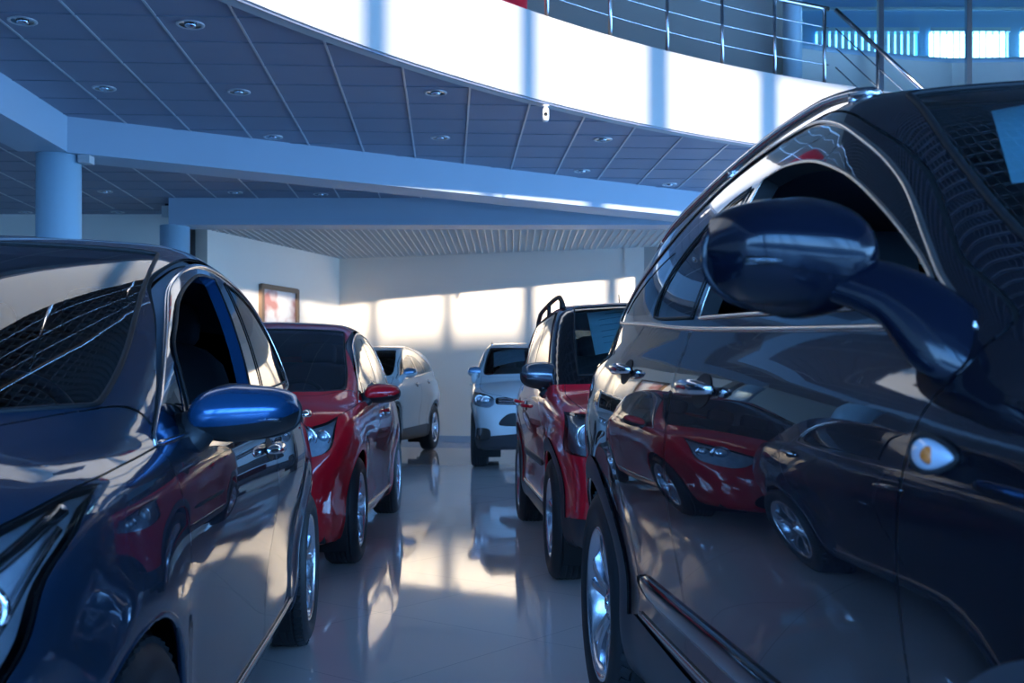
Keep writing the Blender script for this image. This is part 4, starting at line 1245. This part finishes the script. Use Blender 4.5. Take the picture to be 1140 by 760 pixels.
# ---------------------------------------------------------------- hatchback shape
def hatch_spec(paint, **over):
    sh = dict(W=0.89, xf=0.87, xr=-3.44, arch=0.352, zlow=0.17, nc=0.30, np=2.4, tc=0.18, zb=0.98, ta=0.25, tb=0.38, cr=0.08, zg=0.84, kr=0.13, flare=0.016, k1=0.075,
        plan=[(-3.5,.74),(-3.0,.83),(-2.65,.865),(-1.3,.89),(-.1,.875),(.35,.845),(.7,.78),(.95,.70)],
        prof=[(.05,.16),(.18,.075),(.30,.045),(.42,.042),(.55,.028),(.68,.006),(.78,0.0),(.87,.012),(.97,.036),(1.08,.075),(1.2,.13)],
        deck=[(-3.5,.98),(-2.6,1.02),(-1.5,.985),(-.5,.955),(-.3,.945),(.0,.92),(.33,.878),(.6,.79),(.8,.69),(.95,.60)],
        crown=[(-3.5,.03),(-.4,.06),(0,.075),(.4,.09),(.95,.09)],
        nose=[(.05,.24),(.18,.09),(.3,.02),(.45,0),(.58,.02),(.72,.09),(.9,.26)],
        tail=[(.05,.22),(.2,.10),(.45,.0),(.75,0),(.95,.05),(1.2,.16)],
        zbot=[(-3.5,.28),(-2.9,.20),(-2.0,.165),(-.3,.165),(.5,.17),(.95,.22)],
        gw=[(-3.4,.68),(-2.65,.80),(-1.6,.842),(-.6,.832),(-.1,.80),(.3,.73)],
        roof=[(-3.4,1.30),(-3.0,1.395),(-2.5,1.475),(-1.95,1.518),(-1.4,1.495),(-1.0,1.425)],
        ws=(.24,.99,-1.06,1.455,.42), bl=(-3.40,1.0,-2.92,1.36,.12), zdash=.93)
    gl_f = [(-.515,.985),(-.515,.985),(-.56,1.125),(-.70,1.20),(-.864,1.268),(-1.08,1.328),(-1.33,1.375),(-1.60,1.392),(-1.60,1.392),(-1.34,1.030),(-1.34,1.030)]
    gl_q2 = [(-.27,.968),(-.27,.968),(-.40,1.04),(-.535,1.11),(-.535,1.11),(-.475,.980),(-.475,.980)]
    gl_r = [(-1.60,1.045),(-1.60,1.045),(-1.82,1.400),(-1.82,1.400),(-2.1,1.385),(-2.34,1.335),(-2.47,1.25),(-2.525,1.16),(-2.50,1.10),(-2.40,1.078)]
    dlo = [(-.20,.945),(-.20,.945),(-.40,1.075),(-.62,1.188),(-.86,1.290),(-1.1,1.358),(-1.34,1.402),(-1.6,1.428),(-1.9,1.430),(-2.2,1.405),(-2.42,1.345),(-2.55,1.24),(-2.60,1.13),(-2.57,1.07),(-2.40,1.050),(-1.9,1.018),(-1.2,.985),(-.6,.962)]
    fd = [(-.33,.235),(-.33,.235),(-.30,.5),(-.26,.76),(-.22,.88),(-.20,.945),(-.40,1.095),(-.62,1.208),(-.86,1.312),(-1.1,1.380),(-1.34,1.424),(-1.6,1.450),(-1.70,1.453),(-1.70,1.453),(-1.47,1.03),(-1.47,.7),(-1.47,.235),(-1.47,.235)]
    rd = [(-1.48,.235),(-1.48,.235),(-1.48,.7),(-1.48,1.03),(-1.71,1.453),(-1.71,1.453),(-1.9,1.453),(-2.22,1.428),(-2.46,1.36),(-2.59,1.25),(-2.65,1.13),(-2.65,1.03),(-2.59,.88),(-2.42,.73),(-2.28,.55),(-2.24,.38),(-2.23,.235),(-2.23,.235)]
    S = dict(wb=2.65, R=0.315, rim=0.215, tw=0.215, track=0.872, wheel='ten', paint=paint, near=False, h=0.04, shape=sh, lipmat=paint)
    S['handles'] = [('front_door', -1.35, .872), ('rear_door', -2.45, .945)]
    S['mirror'] = dict(x=-.47, z=.955, size=(0.22, 0.125, 0.14), mat=paint, dx=-0.04, drop=-0.02, mo=-0.005)
    S['parts_in'] = dict(gl_f=gl_f, gl_r=gl_r, gl_q2=gl_q2, dlo=dlo, fd=fd, rd=rd)
    S['hoodp'] = [(.27,-.1),(.27,-.1),(.27,0),(.20,.35),(.10,.60),(-.04,.725),(-.14,.775),(-.30,.836),(-.30,.836),(0,.828),(.20,.818),(.36,.775),(.50,.68),(.64,.45),(.73,.2),(.75,0),(.75,-.1),(.75,-.1)]
    S['wsp'] = [(.18,-.1),(.18,-.1),(.18,0),(.13,.35),(.03,.60),(-.06,.720),(-.11,.752),(-.34,.735),(-.76,.665),(-1.19,.60),(-1.19,.60),(-1.12,.3),(-1.08,0),(-1.08,-.1),(-1.08,-.1)]
    S['front'] = [('headlight', [(.832,.905),(.832,.905),(.70,.90),(.46,.80),(.36,.73),(.36,.66),(.50,.61),(.68,.61),(.79,.66),(.822,.72),(.828,.80),(.838,.85)]),
                  ('grille', [(-.1,.73),(-.1,.73),(.30,.73),(.33,.67),(.30,.62),(-.1,.61),(-.1,.61)]),
                  ('intake', [(-.1,.44),(-.1,.44),(.42,.44),(.52,.26),(-.1,.24),(-.1,.24)]),
                  ('fog_bezel', [(.60,.50),(.74,.54),(.76,.36),(.64,.30)])]
    S['bulbs'] = [(.52,.69,.042,'bulb'), (.66,.72,.042,'bulb'), (.735,.69,.02,'amber')]
    S['tail'] = [(-2.98,1.04),(-2.98,1.04),(-3.05,.90),(-3.5,.85),(-3.6,.9),(-3.6,1.08),(-3.6,1.08),(-3.3,1.08)]
    S['rearw'] = [(-.1,1.06),(-.1,1.06),(.56,1.06),(.58,1.12),(.48,1.30),(-.1,1.33),(-.1,1.33)]
    S.update(over); return S

# ---------------------------------------------------------------- boxy SUV shape
def boxy_spec(paint, **over):
    sh = dict(W=0.895, xf=0.83, xr=-3.42, arch=0.375, zlow=0.24, nc=0.16, np=3.0, tc=0.12, zb=1.06, ta=0.13, tb=0.25, cr=0.07, zg=0.93, flare=0.014, k1=0.10, kr=0.12, kp=0.07,
        plan=[(-3.5,.80),(-3.0,.865),(-2.58,.885),(-1.3,.895),(-.1,.885),(.35,.865),(.65,.83),(.9,.79)],
        prof=[(.1,.14),(.25,.06),(.38,.035),(.52,.04),(.66,.028),(.80,.006),(.90,0.0),(1.0,.016),(1.1,.045),(1.2,.08)],
        deck=[(-3.5,1.05),(-2.6,1.06),(-1.5,1.05),(-.3,1.02),(0,.99),(.4,.935),(.65,.87),(.9,.78)],
        crown=[(-3.5,.03),(-.4,.05),(0,.065),(.4,.065),(.9,.05)],
        nose=[(.1,.2),(.25,.06),(.4,.01),(.6,0),(.75,.01),(.88,.06),(1.0,.14)],
        tail=[(.1,.2),(.25,.08),(.5,.0),(.8,0),(1.1,.03),(1.4,.10)],
        zbot=[(-3.5,.33),(-2.9,.26),(-2.0,.23),(-.3,.23),(.5,.24),(.9,.28)],
        gw=[(-3.4,.80),(-2.6,.845),(-1.6,.855),(-.6,.845),(.1,.81)],
        roof=[(-3.4,1.585),(-2.6,1.625),(-1.8,1.64),(-1.2,1.625),(-.9,1.59)],
        ws=(-.04,1.06,-.80,1.60,.26), bl=(-3.36,1.08,-3.20,1.58,.06))
    gl_f = [(-.50,1.09),(-.50,1.09),(-.62,1.20),(-.90,1.42),(-1.06,1.50),(-1.3,1.515),(-1.55,1.515),(-1.55,1.515),(-1.55,1.10),(-1.55,1.10)]
    gl_r = [(-1.64,1.10),(-1.64,1.10),(-1.64,1.515),(-1.64,1.515),(-2.32,1.51),(-2.32,1.51),(-2.42,1.3),(-2.40,1.12),(-2.40,1.12)]
    gl_q = [(-2.50,1.13),(-2.50,1.13),(-2.48,1.50),(-2.48,1.50),(-2.98,1.49),(-3.02,1.46),(-3.06,1.16),(-3.06,1.16)]
    dlo = [(-.36,1.06),(-.36,1.06),(-.60,1.235),(-.90,1.455),(-1.06,1.535),(-1.3,1.55),(-2.4,1.545),(-3.0,1.525),(-3.06,1.50),(-3.10,1.12),(-3.10,1.12),(-1.6,1.065)]
    fd = [(-.36,.30),(-.36,.30),(-.35,.6),(-.33,.95),(-.33,1.06),(-.60,1.26),(-.90,1.48),(-1.06,1.56),(-1.3,1.575),(-1.6,1.575),(-1.6,1.575),(-1.6,1.0),(-1.6,.30),(-1.6,.30)]
    rd = [(-1.61,.30),(-1.61,.30),(-1.61,1.0),(-1.61,1.575),(-1.61,1.575),(-2.38,1.57),(-2.38,1.57),(-2.48,1.3),(-2.44,1.05),(-2.28,.85),(-2.14,.66),(-2.08,.45),(-2.07,.30),(-2.07,.30)]
    S = dict(wb=2.58, R=0.335, rim=0.215, tw=0.225, track=0.875, wheel='five', paint=paint, h=0.045, shape=sh)
    S['handles'] = [('front_door', -1.42, .93), ('rear_door', -2.22, .95)]
    S['mirror'] = dict(x=-.46, z=1.03, size=(0.22, 0.17, 0.14), mat=M['mirror_grey'], dx=0.0, drop=0.01, mo=-0.075)
    S['rails'] = (-1.05, -3.0, 0.68, 0.07, 0.018, M['seal'])
    S['parts_in'] = dict(gl_f=gl_f, gl_r=gl_r, gl_q=gl_q, dlo=dlo, fd=fd, rd=rd, pillar=[(-.08,1.078),(-.08,1.078),(-.45,1.37),(-.74,1.585),(-.90,1.60),(-.93,1.57),(-1.06,1.55),(-.90,1.475),(-.60,1.255),(-.345,1.065),(-.345,1.065)], clad=[(-3.6,.10),(-3.6,.36),(-2.2,.36),(-.5,.36),(.0,.36),(.9,.42),(.9,.10)])
    S['hoodp'] = [(-.08,-.1),(-.08,-.1),(-.08,0),(-.12,.4),(-.20,.66),(-.26,.76),(-.26,.76),(0,.775),(.35,.76),(.58,.70),(.68,.52),(.73,.3),(.74,0),(.74,-.1),(.74,-.1)]
    S['wsp'] = [(-.13,-.1),(-.13,-.1),(-.13,0),(-.17,.4),(-.25,.68),(-.25,.68),(-.55,.665),(-.90,.625),(-.90,.625),(-.86,.3),(-.84,0),(-.84,-.1),(-.84,-.1)]
    S['front'] = [('headlight', [(.835,.93),(.835,.93),(.70,.915),(.46,.87),(.44,.76),(.60,.72),(.82,.72),(.845,.80)]),
                  ('grille', [(-.1,.83),(-.1,.83),(.34,.83),(.38,.76),(.34,.70),(-.1,.70),(-.1,.70)]),
                  ('intake', [(-.1,.52),(-.1,.52),(.50,.52),(.60,.36),(-.1,.34),(-.1,.34)]),
                  ('fog_bezel', [(.62,.60),(.78,.62),(.80,.46),(.64,.44)])]
    S['bulbs'] = [(.58,.79,.05,'bulb'), (.73,.81,.05,'bulb')]
    S['tail'] = [(-3.05,1.02),(-3.05,1.02),(-3.05,.82),(-3.5,.80),(-3.6,.82),(-3.6,1.04),(-3.6,1.04)]
    S['rearw'] = [(-.1,1.12),(-.1,1.12),(.66,1.12),(.66,1.12),(.60,1.52),(-.1,1.54),(-.1,1.54)]
    S.update(over); return S

# ---- the black suv close on the right
S1 = suv_spec(M['paint_black'], near=True, h=0.028, open_glass=(('front_glass', -1),))
S1['mirror'].update(mat=M['mirror_navy'], mat2=M['mirror_navy'], mo=0.05)
S1['extras'] = [molding(-.62, -2.08, .545, .540, .034, M['glossblack']), sill_strip(-.6, -2.05, .455, .008, M['satin']), repeater(-.335, .98, .048), wipers(-.12, .62, .15)]
S1['trims'] = [(S1['parts_in']['dlo'], 0.0055, M['satin'], 'w'), (S1['parts_in']['gl_f'], 0.004, M['satin'], 'w'), (S1['parts_in']['gl_r'], 0.004, M['seal'], 'w')]  # outer satin tube stands in for the highlight along the door seam
S1['hmat'] = M['chrome']
finish(S1)
c1, r1 = build_car('suv', S1, (1.379, .871), .079, 'large glossy black suv filling the right side of the photo, closest to the camera')
price_sheet(c1, r1, -.50, -.88, -.595, -.15, corners=((-.835,-.578),(-.79,-.20),(-.61,-.672),(-.42,-.28)), label= 'pale blue price sheet behind the windshield of the near black suv')
# ---- the dark blue hatchback close on the left
S2 = hatch_spec(M['paint_slate'], near=True, h=0.028, open_glass=(('front_glass', 1),))
S2['trims'] = [(S2['parts_in']['dlo'], 0.0065, M['chrome'], 'w'), (S2['parts_in']['gl_f'], 0.005, M['seal'], 'w'), (S2['parts_in']['gl_r'], 0.004, M['seal'], 'w')]
S2['extras'] = [sill_strip(-.42, -2.18, .275, .011, M['satin']), wipers(.20, .60, .1), lamp_brow([(.818,.885),(.80,.85),(.765,.81),(.70,.785),(.60,.765)], .011), lamp_brow([(.826,.86),(.815,.80),(.80,.74),(.76,.69)], .006)]
S2['bulbs'] = [(.52,.69,.042,'bulb'), (.66,.72,.042,'bulb'), (.775,.775,.024,'amber'), (.765,.715,.03,'bulb')]
S2['mirror'].update(mat=M['mirror_blue']); S2['chanmat'] = M['mirror_blue']
S2['hmat'] = M['chrome']; S2['swmat'] = mat('steering_leather', (0.05,0.10,0.16), 0.4); S2['wheel'] = 'y5'
finish(S2, .0035, 0)
c2, r2 = build_car('hatchback', S2, (-1.469, 1.725), .085, 'dark blue hatchback filling the lower left of the photo with its driver window down')
# ---- deep red hatchback behind it
S3 = hatch_spec(M['paint_red'], h=0.045)
S3['shape']['arch'] = .36
S3['trims'] = [(S3['parts_in']['dlo'], 0.006, M['chrome'], 'w')]; S3['extras'] = [sill_strip(-.42, -2.18, .275, .010, M['satin']), bars_fn(.63,.71,.30,2,M['chrome'])]
S3['front'] = [('headlight', [(.775,.87),(.775,.87),(.60,.885),(.45,.81),(.44,.75),(.55,.67),(.69,.665),(.765,.71)])]+S3['front'][1:3]
S3['bulbs'] = [(.62,.76,.045,'bulb'), (.71,.76,.03,'bulb')]
finish(S3, .0035, 0)
c3, r3 = build_car('hatchback', S3, (-1.76, 6.47), .020, 'deep red hatchback standing behind the dark blue hatchback on the left')
r3.scale = (.975, .985, 1.02)
# ---- bright red boxy suv
S4 = boxy_spec(M['paint_cherry'], h=0.032)
S4['extras'] = [molding(-.55, -2.0, .60, .60, .028, M['blackplastic']), sill_strip(-.5, -2.05, .38, .012, M['satin'])]
S4['trims'] = [(S4['parts_in']['dlo'], 0.006, M['seal'], 'w')]; S4['antenna'] = -2.9; S4['rglass'] = M['glass_tint']; S4['front'] = S4['front'][:3]
finish(S4)
c4, r4 = build_car('suv', S4, (1.075, 6.01), .060, 'bright red boxy suv with black roof rails standing behind the near black suv')
price_sheet(c4, r4, -.40, -.80, -.56, -.12, 'pale blue price sheet behind the windshield of the red boxy suv', 6)
# ---- pale silver suv facing the camera at the back
S5 = suv_spec(M['paint_white'], wheel='five')
S5['front'] = [('headlight', [(.86,.95),(.86,.95),(.74,.93),(.61,.88),(.60,.80),(.68,.76),(.84,.79),(.88,.86)]),
               ('grille', [(-.1,.88),(-.1,.88),(.56,.88),(.58,.82),(.54,.80),(-.1,.79),(-.1,.79)]),
               ('intake', [(-.1,.69),(-.1,.69),(.40,.69),(.52,.55),(-.1,.55),(-.1,.55)]),
               ('fog_bezel', [(.66,.50),(.82,.50),(.82,.38),(.66,.38)]),
               ('cladding', [(-.1,.46),(-.1,.46),(.40,.44),(.90,.36),(.95,.1),(-.1,.1),(-.1,.1)])]
S5['extras'] = [bars_fn(.80,.88,.54,3,M['chrome'],.006), plate_fn(.47, mt=M['glossblack'])]
S5['bulbs'] = [(.70,.84,.045,'bulb'), (.79,.86,.04,'bulb')]; S5['trims'] = []; S5['mirror']['mat'] = M['paint_silver']; S5['mirror']['mo'] = -.08; S5['shape']['flare'] = .01
finish(S5, .005, .05)
c5, r5 = build_car('suv', S5, (.34, 14.55), .02, 'pale blue-white suv facing the camera in front of the back wall')
r5.scale = (1.03, .98, 1.055)
price_sheet(c5, r5, -.48, -.84, -.60, -.15, 'pale blue price sheet behind the windshield of the white suv by the back wall', 3)
# ---- white crossover at the back left
S6 = suv_spec(M['paint_white'], wheel='five')
S6['trims'] = [(S6['parts_in']['dlo'], 0.006, M['chrome'], 'w')]; S6['mirror']['mat'] = M['paint_silver']; del S6['rails']; S6['rglass'] = M['glass_tint']
finish(S6, .005, .05)
c6, r6 = build_car('suv', S6, (-2.6, 16.0), -.15, 'white crossover seen from its side at the back left, behind the red hatchback')
r6.scale = (1, 1, 1.06)
